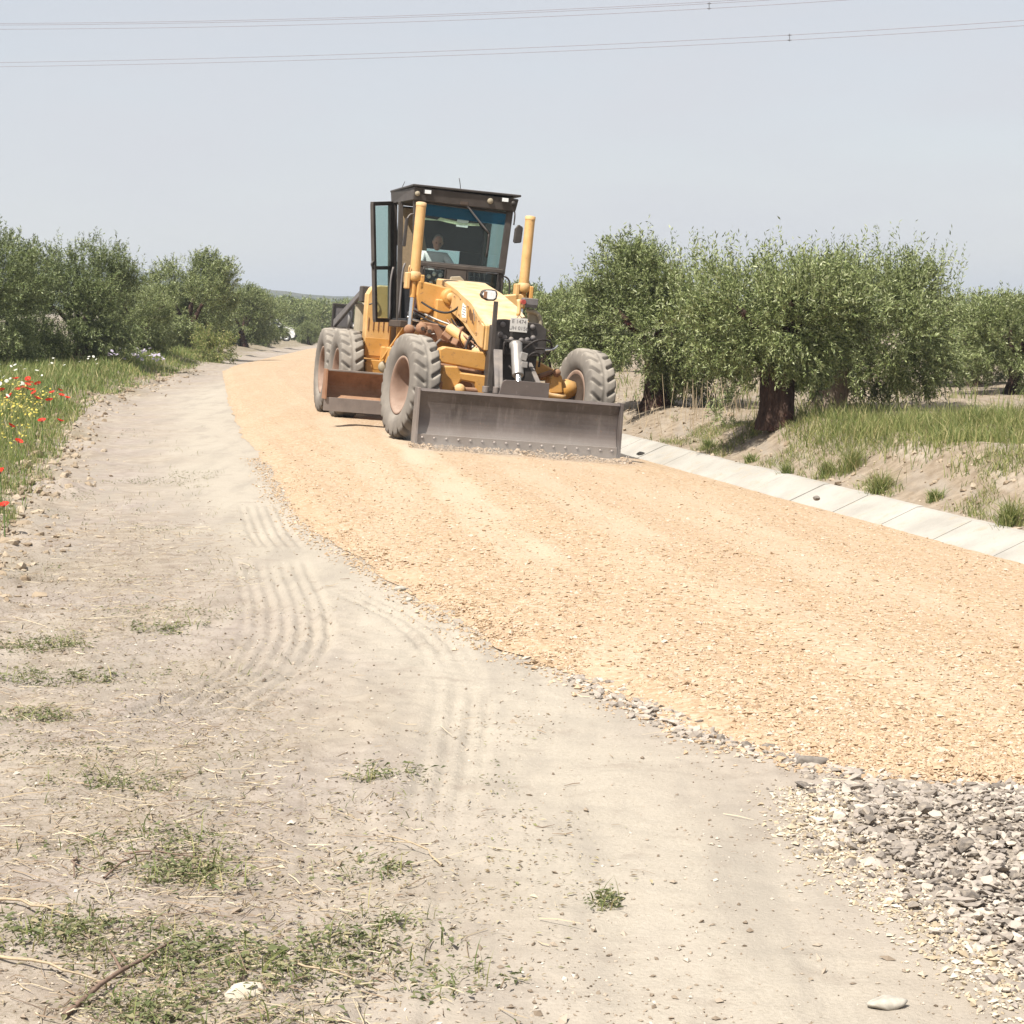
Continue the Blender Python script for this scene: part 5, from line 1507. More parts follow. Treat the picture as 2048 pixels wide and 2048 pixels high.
for pts, m_ in (([(-.50, 2.30, 1.88), (-.38, 2.05, 1.78), (-.20, 1.9, 1.72), (-.05, 1.8, 1.82), (.0, 1.6, 2.02)], M_hose), ([(-.55, 2.7, 1.80), (-.4, 2.4, 1.70), (-.2, 2.2, 1.62), (.02, 2.0, 1.56)], M_silver),
               ([(-.52, 2.6, 1.72), (-.35, 2.2, 1.60), (-.1, 2.0, 1.52), (.12, 1.7, 1.50)], M_hose), ([(-.6, 2.8, 1.66), (-.42, 2.8, 1.60), (-.30, 2.8, 1.66)], M_chrome), ([(.0, 1.0, 1.5), (-.2, .7, 1.25), (-.1, .3, 1.12), (.05, .1, 1.2)], M_hose)):
    MB().tube(pts, .016, 8, 16).build('hose', m_, GR, 0, True)
for k, (uu, vv, ww, s_) in enumerate([(.02, 1.0, 1.38, .08), (-.14, 1.3, 1.34, .07), (.0, .72, 1.40, .055), (-.22, 1.7, 1.42, .07), (.05, .5, 1.42, .05), (-.05, 1.55, 1.50, .06)]):
    MB().box(uu - s_, uu + s_, vv - s_, vv + s_, ww - s_ * .7, ww + s_ * .7, (.2 * k, .3, .5 * k)).build('valve', M_rust if k % 2 else M_shadow_steel, GR, .01)
for k in range(9):
    a0 = (-.30 + random.uniform(-.1, .35), random.uniform(.5, 2.2), random.uniform(1.12, 1.45)); a1 = (a0[0] + random.uniform(-.25, .25), a0[1] + random.uniform(-.5, .5), a0[2] + random.uniform(-.12, .12)); a2 = (a1[0] + random.uniform(-.15, .15), a1[1] + random.uniform(-.4, .4), a1[2] + random.uniform(-.1, .16))
    MB().tube([a0, a1, a2], random.choice((.010, .014, .02)), 6, 12).build('hose', random.choice((M_hose, M_rust, M_shadow_steel, M_silver)), GR, 0, True)
MB().box(-.05, .55, .30, 2.2, 1.12, 1.20).build('drawbar_cover', M_shadow_steel, GR, .01)
MB().box(.02, .50, .45, 2.0, 1.22, 1.40).build('valve_chest', M_shadow_steel, GR, .015)
for k in range(6):
    MB().lathe([(.0, -.01), (.022, -.008), (.026, .02), (.0, .03)], (-.02, .55 + k * .26, 1.30), (-1, 0, 0), 8).build('fitting', M_silver if k % 2 else M_rust, GR, 0, True)
# moldboard with its edge
mb_ = MB(); cur = []
for i in range(11):
    f = i / 10; cur.append((2.72 + .20 * (1 - (2 * f - 1) ** 2), .34 + f * .44))
ang = R(-4)
mb_.ext([(v_, w_) for v_, w_ in cur] + [(v_ + .03, w_) for v_, w_ in cur[::-1]], -1.72, 1.70, 'vw')
mo = mb_.build('moldboard', M_rust, GR, .003)
MB().ext([(2.70, .775), (2.70, .80), (2.80, .80), (2.80, .775)], -1.72, 1.70, 'vw').build('top_edge', M_edge, mo, .003)
MB().ext([(2.69, .19), (2.695, .39), (2.718, .39), (2.715, .19)], -1.755, 1.72, 'vw').build('cutting_edge', M_edge, mo, .003)
MB().ext([(2.66, .36), (2.68, .80), (2.90, .80), (2.93, .36)], -1.757, -1.725, 'vw').build('end_plate', M_rust, mo, .003)
for uu in (-.5, .9):
    MB().box(uu - .08, uu + .08, 2.85, 3.05, .45, 1.0).build('blade_carrier', M_rust, GR, .01)

# ---- front axle
ax = MB().ext([(-.66, 1.06), (-.66, 1.24), (-.58, 1.28), (.70, 1.20), (.98, 1.08), (.98, .92), (.60, .96), (.10, .98), (-.30, 1.02)], .04, .26, 'uw').build('front_axle', M_yellow, GR, .02)
MB().ext([(-.62, 1.02), (-.40, 1.03), (-.36, .95), (.05, .93), (.12, .60), (-.06, .60), (-.16, .82), (-.34, .84), (-.44, .66), (-.46, .50), (-.60, .50), (-.64, .80)], -.02, .18, 'uw').build('axle_arch', M_yellow, GR, .02)
MB().box(-.80, -.60, -.06, .24, .62, .82).build('knuckle', M_rust, GR, .02)
MB().lathe([(.0, -.12), (.07, -.12), (.08, -.05), (.06, .05), (.0, .05)], (-.34, -.02, .72), (.5, 1, 0), 14).build('tie_rod_end', M_ylight, GR, 0, True)
MB().cyl((-.5, .02, .72), (1.1, .02, .74), .035, None, 12).build('tie_rod', M_rust, GR, 0)
MB().ext([(.84, .76), (.86, .98), (.92, 1.06), (1.02, 1.02), (1.06, .78)], -.16, .10, 'uw').build('knuckle', M_yellow, GR, .02)
MB().lathe([(.0, -.03), (.05, -.03), (.055, .0), (.05, .05)], (.94, -.17, 1.05), (.2, 1, .3), 12).build('king_pin', M_rust, GR, 0, True)
MB().lathe([(.001, .0), (.13, .0), (.14, .08), (.10, .20), (.0, .22)], (1.06, .0, .83), (1, 0, .1), 20).build('hub', M_yellow, GR, 0, True)
MB().tube([(.72, -.05, .98), (.82, -.08, 1.02), (.90, -.1, 1.06)], .035, 8, 8).build('lean_arm', M_rust, GR, 0, True)
MB().tube([(.60, -.3, .82), (.85, -.2, .72), (1.1, -.1, .73)], .04, 8, 8).build('lean_bar', M_ylight, GR, 0, True)

# ---- cab
CU0, CU1, CF, CB = -.50, 1.00, 3.40, 4.98
def quad_post(name, a, b, s, parent, m=None, bev=.006):
    return MB().loft([[(a[0] - s, a[1] - s, a[2]), (a[0] + s, a[1] - s, a[2]), (a[0] + s, a[1] + s, a[2]), (a[0] - s, a[1] + s, a[2])],
                      [(b[0] - s, b[1] - s, b[2]), (b[0] + s, b[1] - s, b[2]), (b[0] + s, b[1] + s, b[2]), (b[0] - s, b[1] + s, b[2])]]).build(name, m or M_cab, parent, bev)
roof = MB().loft([[(-.56, 3.30, 3.40), (1.03, 3.30, 3.38), (1.03, 5.05, 3.40), (-.56, 5.05, 3.42)], [(-.55, 3.27, 3.60), (1.06, 3.27, 3.57), (1.06, 5.08, 3.60), (-.58, 5.08, 3.62)]]).build('roof', M_cab, GR, .012)
MB().box(-.585, 1.085, 3.235, 5.10, 3.602, 3.635).build('roof_cap', M_black, roof, .008)
for uu in (-.36, .83):
    l_ = MB().box(uu - .055, uu + .055, 3.19, 3.265, 3.50, 3.565).build('work_light', M_black, roof, .006)
    MB().box(uu - .048, uu + .048, 3.183, 3.189, 3.506, 3.56).build('lens', M_lens, l_, .002)
for uu, rr in ((-.50, .038), (.98, .036), (.62, .045)):
    MB().lathe([(.0, -.022), (rr * .9, -.02), (rr, -.01), (rr, .02)], (uu, 3.275, 3.50), (0, 1, 0), 14).build('round_lamp', M_black if abs(uu) > .55 and uu != .62 else M_sand, roof, 0, True)
MB().tube([(.31, 4.0, 3.63), (.30, 4.0, 3.75), (.27, 4.0, 3.85)], .006, 6, 6).build('antenna', M_black, roof, 0, True)
MB().tube([(-.46, 4.9, 3.63), (-.43, 4.9, 3.70), (-.40, 4.9, 3.78)], .005, 6, 6).build('antenna', M_black, roof, 0, True)
# posts
quad_post('front_post', (-.40, 3.42, 2.42), (-.47, 3.42, 3.42), .055, GR)
quad_post('front_post', (.92, 3.42, 2.42), (.97, 3.42, 3.40), .045, GR)
quad_post('front_post', (-.40, 3.44, 1.62), (-.41, 3.44, 2.44), .045, GR)
quad_post('front_post', (.90, 3.44, 1.62), (.91, 3.44, 2.44), .045, GR)
quad_post('rear_post', (-.42, 4.92, 1.60), (-.55, 4.92, 3.42), .055, GR)
quad_post('rear_post', (.93, 4.92, 1.60), (1.0, 4.92, 3.42), .055, GR)
quad_post('door_post', (-.44, 4.30, 1.60), (-.55, 4.30, 3.42), .035, GR)
MB().box(-.45, .93, 3.36, 3.46, 2.44, 2.50).build('windscreen_sill', M_cab, GR, .008)
# lower front panel with its two openings
MB().box(-.42, -.30, 3.37, 3.45, 1.70, 2.438).build('lower_panel', M_cab, GR)
MB().box(.05, .37, 3.37, 3.45, 1.70, 2.438).build('lower_panel', M_cab, GR)
MB().box(-.298, .048, 3.38, 3.44, 1.70, 2.06).build('lower_panel', M_cab, GR)
MB().box(.372, .92, 3.38, 3.44, 1.70, 2.10).build('lower_panel', M_cab, GR)
for u0, u1, w0 in ((-.295, .045, 2.063), (.375, .865, 2.103)):
    g_ = MB().box(u0 + .01, u1 - .01, 3.405, 3.412, w0 + .01, 2.43).build('lower_window', M_glass, GR, 0)
    fr = MB()
    for a_, b_, c_, d_ in ((u0, u1, 2.415, 2.435), (u0, u1, w0 + .002, w0 + .022), (u0, u0 + .02, w0 + .024, 2.413), (u1 - .02, u1, w0 + .024, 2.413)): fr.box(a_, b_, 3.352, 3.368, c_, d_)
    fr.build('seal', M_black, g_, .003)
ip = MB().box(-.30, .06, 3.52, 3.60, 2.05, 2.40).build('instrument_panel', M_seat, GR, .01)
for uu, ww in ((-.10, 2.34), (.0, 2.33), (-.18, 2.30), (-.05, 2.25), (-.14, 2.20), (.01, 2.22)):
    MB().lathe([(.0, -.012), (.028, -.010), (.034, 0)], (uu, 3.515, ww), (0, 1, 0), 12).build('gauge', M_lens, ip, 0, True)
MB().ext([(.10, 2.20), (.12, 2.32), (.26, 2.34), (.33, 2.28), (.30, 2.20)], 3.30, 3.368, 'uw').build('heater_flap', M_sand, GR, .01)
# windscreen
WS = [(-.39, 2.505), (.875, 2.505), (.925, 3.355), (-.43, 3.385)]
ws = MB().ext(WS, 3.395, 3.402, 'uw').build('windscreen', M_glass, GR, 0)
seal = MB()
for i in range(4):
    a_, b_ = WS[i], WS[(i + 1) % 4]
    seal.tube([(a_[0], 3.392, a_[1]), (b_[0], 3.392, b_[1])], .018, 6)
seal.build('seal', M_black, ws, 0)
MB().ext([(-.415, 3.20), (.912, 3.17), (.922, 3.345), (-.425, 3.375)], 3.3885, 3.3935, 'uw').build('tint_band', M_tint, ws, 0)
MB().ext([(.155, 3.08), (.335, 3.075), (.345, 3.22), (.17, 3.23)], 3.408, 3.414, 'uw').build('paper_note', M_white_p, ws, 0)
MB().ext([(-.34, 3.165), (-.14, 3.15), (-.10, 3.19), (.25, 3.145), (.50, 3.16), (.52, 3.12), (.22, 3.10), (-.12, 3.14), (-.34, 3.13)], 3.408, 3.412, 'uw').build('sun_strip', plain('pale_strip', (.5, .55, .36), .8), ws, 0)
wp = MB().box(.16, .30, 3.29, 3.37, 3.40, 3.47).build('wiper', M_shadow_steel, GR, .01)
MB().tube([(.24, 3.31, 3.44), (.45, 3.33, 3.22), (.66, 3.35, 3.02)], .014, 6, 8).build('wiper_arm', M_greyp, wp, 0, True)
MB().tube([(.66, 3.36, 3.03), (.67, 3.365, 2.86), (.65, 3.37, 2.66)], .018, 6, 6).build('wiper_blade', M_black, wp, 0, True)
# floor, rear wall with window, right side with window
MB().box(-.46, .97, 3.44, 5.0, 1.56, 1.64).build('cab_floor', M_seat, GR)
MB().box(-.40, .96, 4.90, 4.96, 1.65, 2.40).build('rear_wall', M_seat, GR)
MB().box(-.45, .96, 4.90, 4.96, 2.78, 3.40).build('rear_wall', M_seat, GR)
MB().box(.58, .96, 4.902, 4.958, 2.402, 2.778).build('rear_wall', M_seat, GR)
MB().box(-.42, .575, 4.92, 4.927, 2.405, 2.775).build('rear_window', M_dglass, GR, 0)
MB().box(.93, .98, 3.48, 4.88, 1.65, 2.45).build('side_wall', M_cab, GR)
MB().box(.955, .962, 3.48, 4.88, 2.46, 3.38).build('side_window', M_dglass, GR, 0)
MB().ext([(-.46, 2.2), (-.44, 3.36), (-.20, 3.36), (-.02, 2.75), (-.20, 2.2)], 4.60, 4.63, 'uw').build('curtain', M_tan, GR, .01)
# mirror and hand rails on the right
mi = MB().loft([[(1.03, 3.24, 2.90), (1.15, 3.24, 2.92), (1.16, 3.24, 3.16), (1.08, 3.24, 3.20), (1.04, 3.24, 3.14)], [(1.04, 3.36, 2.92), (1.14, 3.36, 2.94), (1.15, 3.36, 3.14), (1.08, 3.36, 3.17), (1.05, 3.36, 3.12)]]).build('mirror', M_black, GR, .015)
MB().tube([(.98, 3.38, 3.42), (1.04, 3.32, 3.40), (1.02, 3.3, 3.18)], .012, 6, 8).build('mirror_arm', M_greyp, mi, 0, True)
MB().tube([(.95, 3.36, 2.40), (1.03, 3.36, 2.38), (1.06, 3.36, 2.28), (1.05, 3.36, 1.95)], .014, 6, 12).build('hand_rail', M_black, GR, 0, True)
mi = MB().loft([[(-.66, 3.30, 2.70), (-.61, 3.30, 2.70), (-.60, 3.30, 3.12), (-.64, 3.30, 3.14)], [(-.66, 3.36, 2.72), (-.61, 3.36, 2.72), (-.60, 3.36, 3.10), (-.64, 3.36, 3.12)]]).build('mirror', M_black, GR, .008)
MB().tube([(-.49, 3.40, 3.20), (-.58, 3.34, 3.2), (-.62, 3.33, 3.10)], .012, 6, 8).build('mirror_arm', M_greyp, mi, 0, True)
# open door swung out on the left
HT, HB, OT, OB = np.array((-.60, 4.86, 3.42)), np.array((-.46, 4.86, 1.60)), np.array((-.95, 4.50, 3.36)), np.array((-.77, 4.50, 1.58))
dr_ = MB()
def dbar(a, b, w0=.032, d=.03):
    a, b = np.array(a), np.array(b); ax_ = (b - a) / np.linalg.norm(b - a)
    pn = np.cross(HT - HB, OT - HT); pn /= np.linalg.norm(pn); sd = np.cross(ax_, pn)
    dr_.loft([[tuple(p + sd * i * w0 + pn * j * d) for i, j in ((-1, -1), (1, -1), (1, 1), (-1, 1))] for p in (a, b)])
lerp = lambda a, b, f: a + (b - a) * f
dbar(HT, HB, .045); dbar(OT, OB); dbar(lerp(HT, OT, -.05), lerp(HT, OT, 1.05)); dbar(lerp(HB, OB, -.05), lerp(HB, OB, 1.05)); dbar(lerp(HT, HB, .55), lerp(OT, OB, .55), .028)
door = dr_.build('door', M_cab, GR, .005)
for f0, f1 in ((.02, .535), (.565, .98)):
    q = [lerp(lerp(HT, HB, f0), lerp(OT, OB, f0), .10), lerp(lerp(HT, HB, f0), lerp(OT, OB, f0), .93), lerp(lerp(HT, HB, f1), lerp(OT, OB, f1), .93), lerp(lerp(HT, HB, f1), lerp(OT, OB, f1), .10)]
    pn = np.cross(HT - HB, OT - HT); pn /= np.linalg.norm(pn)
    MB().loft([[tuple(p) for p in q], [tuple(p + pn * .006) for p in q]]).build('door_glass', M_dglass, door, 0)
h0 = lerp(OT, OB, .52); MB().tube([tuple(h0 + np.array((-.01, -.03, .05))), tuple(h0 + np.array((-.06, -.05, .0))), tuple(h0 + np.array((-.01, -.03, -.06)))], .018, 8, 8).build('door_handle', M_black, door, 0, True)
# rails and step below the doorway
for pts in ([(-.56, 3.5, 2.46), (-.60, 3.46, 2.38), (-.60, 3.46, 1.64)], [(-.66, 3.9, 2.40), (-.70, 3.86, 2.2), (-.66, 3.86, 1.6)]):
    MB().tube(pts, .016, 8, 12).build('hand_rail', M_greyp, GR, 0, True)
MB().box(-.66, -.30, 3.0, 3.9, 1.50, 1.60).build('step', M_shadow_steel, GR, .01)
MB().lathe([(.0, 0), (.13, 0), (.14, .06), (.10, .12), (.0, .13)], (-.44, 2.9, 1.66), (0, 0, 1), 20).build('air_filter', M_black, GR, 0, True)
MB().box(-.50, -.28, 2.66, 2.80, 1.72, 2.06, (0, .15, 0)).build('valve_bank', plain('maroon_steel', (.085, .03, .035), .6), GR, .02)
MB().tube([(-.58, 2.75, 1.64), (-.45, 2.7, 1.60), (-.30, 2.72, 1.64)], .018, 8, 10).build('pipe', M_chrome, GR, 0, True)
# seat, steering column
seat = MB().box(-.18, .32, 4.15, 4.62, 2.00, 2.12).build('driver_seat', M_seat, GR, .03)
MB().box(-.18, .32, 4.55, 4.66, 2.13, 2.66, (-.12, 0, 0)).build('backrest', M_seat, seat, .03)
MB().box(.0, .14, 4.28, 4.48, 1.64, 1.97).build('pedestal', M_seat, seat, .01)
sw = MB().lathe([(.175, 0), (.19, .012), (.205, 0), (.19, -.012), (.175, 0)], (.15, 3.84, 2.44), (0, -.55, 1), 28).build('steering_wheel', M_seat, GR, 0, True)
MB().cyl((.15, 3.84, 2.44), (.15, 3.66, 1.66), .03, None, 10).build('column', M_seat, sw, 0)
MB().box(-.03, .33, 3.825, 3.855, 2.43, 2.45).build('spoke', M_seat, sw, .004)
MB().box(.45, .80, 3.62, 4.0, 1.66, 2.30).build('lever_console', M_seat, GR, .02)
for k in range(4):
    MB().tube([(.50 + k * .08, 3.75, 2.30), (.50 + k * .08, 3.80, 2.46)], .012, 6).build('lever', M_greyp, GR, 0, True)
    MB().lathe([(.0, -.02), (.02, -.01), (.024, .01), (.0, .03)], (.50 + k * .08, 3.80, 2.47), (0, 0, 1), 8).build('lever_knob', M_black, GR, 0, True)

# ---- rear body: tank, hood, guard
ft = MB().ext([(-.40, .96), (-.80, .98), (-.82, 1.60), (-.82, 1.98), (-.76, 2.10), (-.62, 2.14), (-.40, 2.14)], 5.06, 5.34, 'uw').build('side_tank', M_ylight, GR, .02)
MB().box(-.805, -.42, 5.045, 5.058, 1.02, 1.30).build('access_panel', M_yellow, ft, .004)
for k in range(5):
    MB().box(-.78 + k * .08, -.768 + k * .08, 5.046, 5.058, 1.42, 1.62).build('louver', M_rust, ft, .002)
MB().tube([(-.74, 5.02, 1.98), (-.70, 4.98, 1.98), (-.70, 4.98, 1.84), (-.80, 5.0, 1.82)], .012, 6, 10).build('grab_handle', M_cab, ft, 0, True)
MB().ext([(-.38, .80), (-.78, .80), (-.78, .955), (-.38, .955)], 4.95, 5.4, 'uw').build('tank_step', M_yellow, GR, .01)
MB().box(-.30, .95, 5.1, 6.3, 1.0, 1.75).build('engine_bay', M_yellow, GR, .02)
MB().ext([(6.3, 1.1), (6.3, 1.74), (8.0, 1.58), (8.6, 1.45), (8.6, 1.1)], -.40, .92, 'vw').build('hood', M_cab, GR, .02)
MB().loft([[(-.79, 5.9, 1.98), (-.73, 5.9, 1.98), (-.73, 5.9, 2.08), (-.79, 5.9, 2.08)], [(-.79, 8.5, 1.42), (-.73, 8.5, 1.42), (-.73, 8.5, 1.56), (-.79, 8.5, 1.56)]]).build('hood_rail', M_greyp, GR, .01)
MB().box(-.80, -.66, 5.75, 6.0, 1.86, 2.12).build('rail_head', M_cab, GR, .015)
MB().box(-.86, -.35, 7.2, 8.5, 1.18, 1.42).build('battery_box', M_cab, GR, .02)
MB().cyl((-.62, 6.55, 1.36), (-.62, 6.55, 1.86), .13, None, 18).build('air_cleaner', M_sand, GR, .03)
MB().box(-.80, -.42, 6.3, 6.9, 1.16, 1.36).build('rear_step', M_cab, GR, .01)
for pts in ([(-.70, 7.3, 1.40), (-.72, 7.2, 1.7)], [(-.62, 7.0, 1.38), (-.66, 6.95, 1.82)], [(-.74, 7.8, 1.3), (-.60, 7.4, 1.5), (-.66, 7.0, 1.45)]):
    MB().tube(pts, .035, 8).build('rear_brace', M_silver, GR, 0, True)
gd = MB()
for a_, b_, c_, d_ in ((-.80, -.42, 1.80, 1.84), (-.80, -.42, 1.40, 1.44), (-.80, -.76, 1.44, 1.80), (-.46, -.42, 1.44, 1.80)): gd.box(a_, b_, 8.60, 8.66, c_, d_)
gd = gd.build('rear_guard', M_black, GR, .006)
MB().box(-.758, -.462, 8.62, 8.64, 1.442, 1.798).build('guard_mesh', M_greyp, gd, .003)
# tandem cases and rear axle
for uu in (-.80, 1.10):
    MB().ext([(4.9, .5), (4.8, .72), (4.95, .92), (7.2, .92), (7.35, .72), (7.25, .5)], uu, uu + .12, 'vw').build('tandem_case', M_yellow, GR, .02)
MB().box(-.70, 1.12, 5.85, 6.3, .58, .98).build('rear_axle', M_yellow, GR, .02)
MB().loft([[(-.60, 4.6, .98), (-.52, 4.6, .98), (-.52, 4.7, .98), (-.60, 4.7, .98)], [(-.42, 3.8, 1.55), (-.34, 3.8, 1.55), (-.34, 3.9, 1.55), (-.42, 3.9, 1.55)]]).build('frame_strut', M_yellow, GR, .008)
MB().loft([[(-.46, 4.4, .95), (-.38, 4.4, .95), (-.38, 4.5, .95), (-.46, 4.5, .95)], [(-.32, 3.7, 1.50), (-.24, 3.7, 1.50), (-.24, 3.8, 1.50), (-.32, 3.8, 1.50)]]).build('frame_strut', M_yellow, GR, .008)
MB().lathe([(.0, -.04), (.09, -.04), (.10, 0), (.09, .06)], (-.52, 4.7, .86), (-.3, 1, 0), 16).build('articulation_cap', M_sand, GR, 0, True)
MB().box(-.55, .8, 3.8, 5.2, .92, 1.18).build('centre_frame', M_yellow, GR, .02)

# ------------------------------------------------------------------ the driver
def skin_body(joints, edges, radii, root=0, sub=2):
    me = bpy.data.meshes.new('figure'); me.from_pydata(joints, edges, []); me.update()
    ob = bpy.data.objects.new('figure', me); col.objects.link(ob)
    sk = ob.modifiers.new('skin', 'SKIN'); sk.use_smooth_shade = True
    ob.data.skin_vertices[0].data[root].use_root = True
    for i, r_ in enumerate(radii):
        ob.data.skin_vertices[0].data[i].radius = (r_, r_) if not isinstance(r_, tuple) else r_
    sd = ob.modifiers.new('sub', 'SUBSURF'); sd.levels = sub; sd.render_levels = sub
    dg = bpy.context.evaluated_depsgraph_get(); out = bpy.data.meshes.new_from_object(ob.evaluated_get(dg))
    bpy.data.objects.remove(ob)
    return out
# seated, leaning forward, both hands on the wheel, head bowed to the picture's right
J = {'pel': (.05, .18, .12), 'sp': (.05, .14, .34), 'ch': (.05, .08, .50), 'nk': (.055, .03, .63), 'hd': (.065, -.02, .72),
     'shL': (-.13, .07, .55), 'elL': (-.21, -.08, .36), 'wrL': (-.03, -.30, .34), 'hnL': (.03, -.36, .35),
     'shR': (.23, .07, .55), 'elR': (.33, -.08, .38), 'wrR': (.34, -.30, .36), 'hnR': (.32, -.37, .37),
     'hpL': (-.05, .15, .09), 'knL': (-.12, -.26, .10), 'anL': (-.12, -.30, -.30), 'toL': (-.12, -.42, -.34),
     'hpR': (.15, .15, .09), 'knR': (.20, -.26, .10), 'anR': (.20, -.30, -.30), 'toR': (.20, -.42, -.34)}
RAD = dict(pel=.13, sp=.12, ch=.13, nk=.055, hd=.06, shL=.062, elL=.045, wrL=.030, hnL=.028, shR=.062, elR=.045, wrR=.030, hnR=.028, hpL=.085, knL=.062, anL=.04, toL=.035, hpR=.085, knR=.062, anR=.04, toR=.035)
E_ = [('pel', 'sp'), ('sp', 'ch'), ('ch', 'nk'), ('nk', 'hd'), ('ch', 'shL'), ('shL', 'elL'), ('elL', 'wrL'), ('wrL', 'hnL'), ('ch', 'shR'), ('shR', 'elR'), ('elR', 'wrR'), ('wrR', 'hnR'),
      ('pel', 'hpL'), ('hpL', 'knL'), ('knL', 'anL'), ('anL', 'toL'), ('pel', 'hpR'), ('hpR', 'knR'), ('knR', 'anR'), ('anR', 'toR')]
names = list(J); idx = {n_: i for i, n_ in enumerate(names)}
body_me = skin_body([J[n_] for n_ in names], [(idx[a], idx[b]) for a, b in E_], [RAD[n_] for n_ in names])
bm = bmesh.new(); bm.from_mesh(body_me)
def blob(c, s, rot=(0, 0, 0), sub=3):
    m = Matrix.Translation(c) @ Euler(rot).to_matrix().to_4x4() @ Matrix.Diagonal((*s, 1))
    bmesh.ops.create_icosphere(bm, subdivisions=sub, radius=1, matrix=m)
hc = Vector((.07, -.04, .755)); tilt = (.35, .10, -.12)
rot = Euler(tilt).to_matrix()
P_ = lambda x, y, z: hc + rot @ Vector((x, y, z))
blob(hc, (.076, .096, .112), tilt)                    # skull
blob(P_(0, -.035, -.07), (.052, .062, .055), tilt)    # jaw
blob(P_(0, -.100, -.012), (.012, .020, .026), tilt, 2)  # nose
blob(P_(0, -.082, -.058), (.024, .012, .008), tilt, 2)  # mouth
blob(P_(0, -.078, .028), (.050, .018, .012), tilt, 2)   # brow
for s_ in (-1, 1): blob(P_(s_ * .078, .01, -.01), (.010, .020, .030), tilt, 2)
for hn, sg in (('hnL', 1), ('hnR', -1)):              # palms, four fingers and a thumb closed on the wheel rim
    c0 = Vector(J[hn]); blob(c0, (.040, .026, .034), (0, 0, 0), 2)
    for k in range(4):
        base = c0 + Vector(((-.030 + .020 * k), -.026, .016 - .004 * abs(k - 1)))
        for q in range(3):
            blob(base + Vector((0, -.012 * q * (1 - .25 * q), -.014 * q)), (.0092, .015 - .001 * k, .0092), (.5 * q, 0, 0), 1)
    for q in range(3): blob(c0 + Vector((sg * (.034 + .006 * q), -.008 - .012 * q, .010 + .004 * q)), (.010, .014, .010), (0, 0, 0), 1)
bm.to_mesh(body_me); bm.free()
tmp = bpy.data.objects.new('figure', body_me); col.objects.link(tmp)
rm = tmp.modifiers.new('remesh', 'REMESH'); rm.mode = 'VOXEL'; rm.voxel_size = .007; rm.use_smooth_shade = True
dg = bpy.context.evaluated_depsgraph_get(); pm_ = bpy.data.meshes.new_from_object(tmp.evaluated_get(dg)); bpy.data.objects.remove(tmp)
pm_.materials.clear()
M_skin = plain('skin', (.36, .19, .13), .55, 0, .08, 40, .35)
GM = GR.matrix_basis.copy() if False else Matrix.Translation((-0.43, 27.35, -0.07)) @ Euler((0, R(5), R(14))).to_matrix().to_4x4()
person = link('person', pm_, M_skin)
person.matrix_world = GM @ Matrix.Translation((-.02, 4.18, 2.10))
tag(person, 'driver in a white shirt seated in the grader cab, head bowed', 'person')
def clothing(keys, edges, grow, m, name, root):
    ks = keys; ix = {n_: i for i, n_ in enumerate(ks)}
    me = skin_body([J[n_] for n_ in ks], [(ix[a], ix[b]) for a, b in edges], [RAD[n_] * grow for n_ in ks], ix[root])
    me.materials.clear()
    return link(name, me, m, person)
M_shirt = plain('white_shirt', (.66, .66, .65), .85, 0, .05, 60)
M_trous = plain('dark_trousers', (.04, .045, .06), .85)
clothing(['pel', 'sp', 'ch', 'shL', 'elL', 'shR', 'elR'], [('pel', 'sp'), ('sp', 'ch'), ('ch', 'shL'), ('shL', 'elL'), ('ch', 'shR'), ('shR', 'elR')], 1.13, M_shirt, 'shirt', 'pel')
clothing(['pel', 'hpL', 'knL', 'anL', 'hpR', 'knR', 'anR'], [('pel', 'hpL'), ('hpL', 'knL'), ('knL', 'anL'), ('pel', 'hpR'), ('hpR', 'knR'), ('knR', 'anR')], 1.10, M_trous, 'trousers', 'pel')
bm = bmesh.new(); bmesh.ops.create_icosphere(bm, subdivisions=3, radius=1, matrix=Matrix.Translation(P_(0, .018, .008)) @ rot.to_4x4() @ Matrix.Diagonal((.081, .094, .112, 1)))
bmesh.ops.bisect_plane(bm, geom=bm.verts[:] + bm.edges[:] + bm.faces[:], plane_co=P_(0, -.02, .0), plane_no=rot @ Vector((0, .75, .55)), clear_inner=True)
hm = bpy.data.meshes.new('hair'); bm.to_mesh(hm); bm.free(); hm.polygons.foreach_set('use_smooth', np.ones(len(hm.polygons), bool))
link('hair', hm, plain('short_grey_hair', (.17, .15, .13), .8, 0, .3, 200), person)
for s_ in (-1, 1):
    bm = bmesh.new(); bmesh.ops.create_icosphere(bm, subdivisions=2, radius=.011, matrix=Matrix.Translation(P_(s_ * .030, -.084, .008)))
    em_ = bpy.data.meshes.new('eye'); bm.to_mesh(em_); bm.free(); link('eye', em_, M_heart, person)

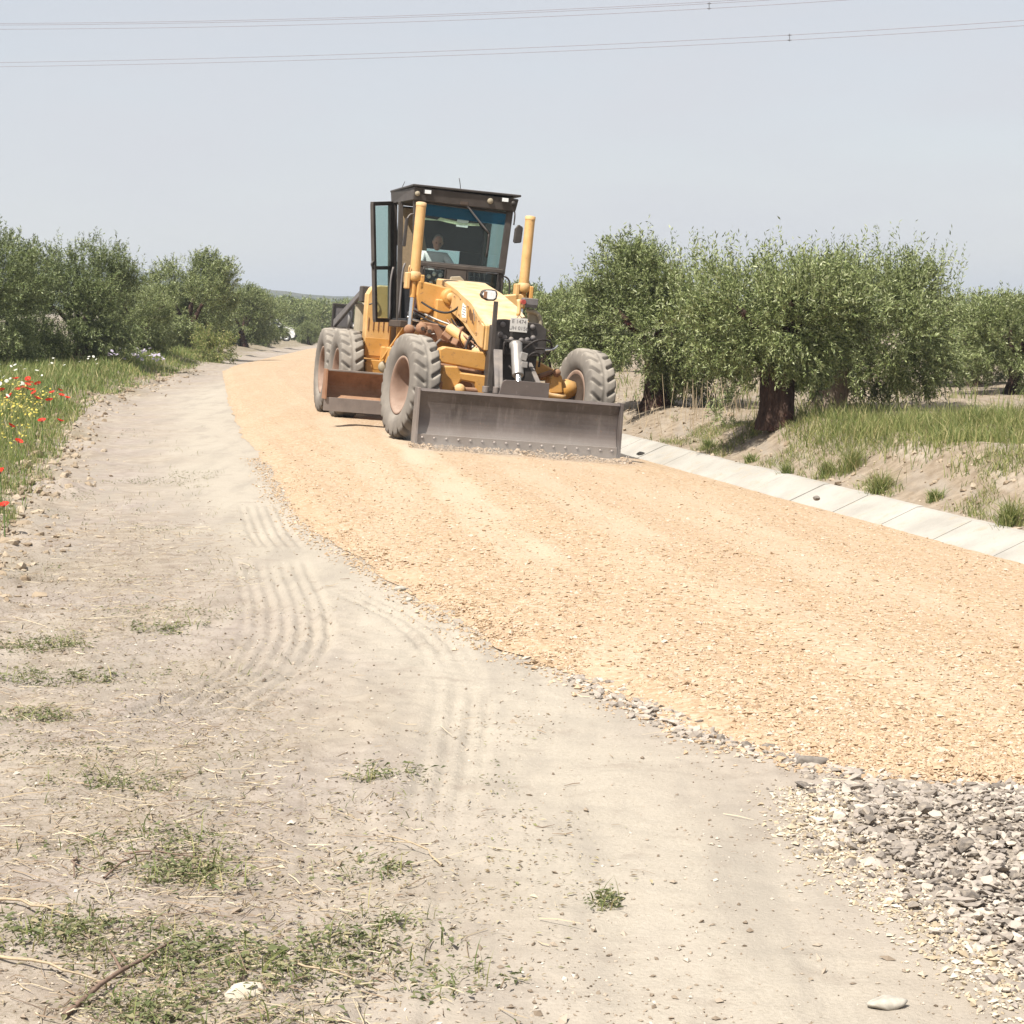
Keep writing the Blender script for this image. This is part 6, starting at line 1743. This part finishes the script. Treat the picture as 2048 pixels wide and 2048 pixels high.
# ------------------------------------------------------------------ stone pushed up along the foot of the blade
N = 2600
uu = rng.uniform(-1.32, 1.62, N); vv = -1.60 - np.abs(rng.normal(0, .10, N))
A_ = np.array(GM); wx_ = A_[0, 0] * uu + A_[0, 1] * vv + A_[0, 3]; wy_ = A_[1, 0] * uu + A_[1, 1] * vv + A_[1, 3]
hh_ = np.clip(.07 - .45 * np.abs(vv + 1.60), 0, .07) * (.5 + .9 * np.abs(vnoise(uu * 3, uu * 0, 5) + .4))
zz_ = road_z(wx_, wy_) + hh_ * rng.random(N) + .004
wm = scatter('windrow_stones', ST_OCT, np.stack([wx_, wy_, zz_], 1), np.clip(rng.lognormal(math.log(.026), .4, N), .01, .07), (1.15, 1, .75), .5)
tag(link('windrow_stones', wm, M_ostone), 'low ridge of orange stones along the foot of the dozer blade', kind='stuff')

# ------------------------------------------------------------------ dust drifting off the foot of the blade
dv = np.array([(-1.45, -2.35, -.03), (1.75, -2.35, -.03), (1.75, -1.66, -.03), (-1.45, -1.66, -.03), (-1.45, -2.35, .34), (1.75, -2.35, .34), (1.75, -1.66, .34), (-1.45, -1.66, .34)], float)
dm = np_mesh('dust_cloud', dv, [(3, 2, 1, 0), (4, 5, 6, 7), (0, 1, 5, 4), (1, 2, 6, 5), (2, 3, 7, 6), (3, 0, 4, 7)])
t = NT('blade_dust')
oc = t.coord('Object'); sx = t.n('ShaderNodeSeparateXYZ'); t.l(oc, sx.inputs[0])
fall = t.ramp(sx.outputs['Z'], [(0.0, 1.0), (.30, 0.0)])
ahead = t.ramp(t.math('ADD', sx.outputs['Y'], 2.35), [(0.0, 0.0), (.6, 1.0)])
ends = t.ramp(t.math('MULTIPLY', t.math('ABSOLUTE', t.math('SUBTRACT', sx.outputs['X'], .15)), .625), [(.75, 1.0), (1.0, 0.0)])
dn = t.ramp(t.noise(2.6, 3, oc), [(.35, .15), (.70, 1.0)])
pv = t.n('ShaderNodeVolumePrincipled'); pv.inputs['Color'].default_value = (.92, .88, .83, 1)
t.l(t.math('MULTIPLY', t.math('MULTIPLY', t.math('MULTIPLY', fall, ahead), t.math('MULTIPLY', dn, ends)), 2.4), pv.inputs['Density'])
t.l(pv.outputs[0], t.out.inputs['Volume'])
dust = link('dust_cloud', dm, t.m)
dust.matrix_world = GM
tag(dust, 'thin pale dust drifting off the foot of the dozer blade', kind='stuff')
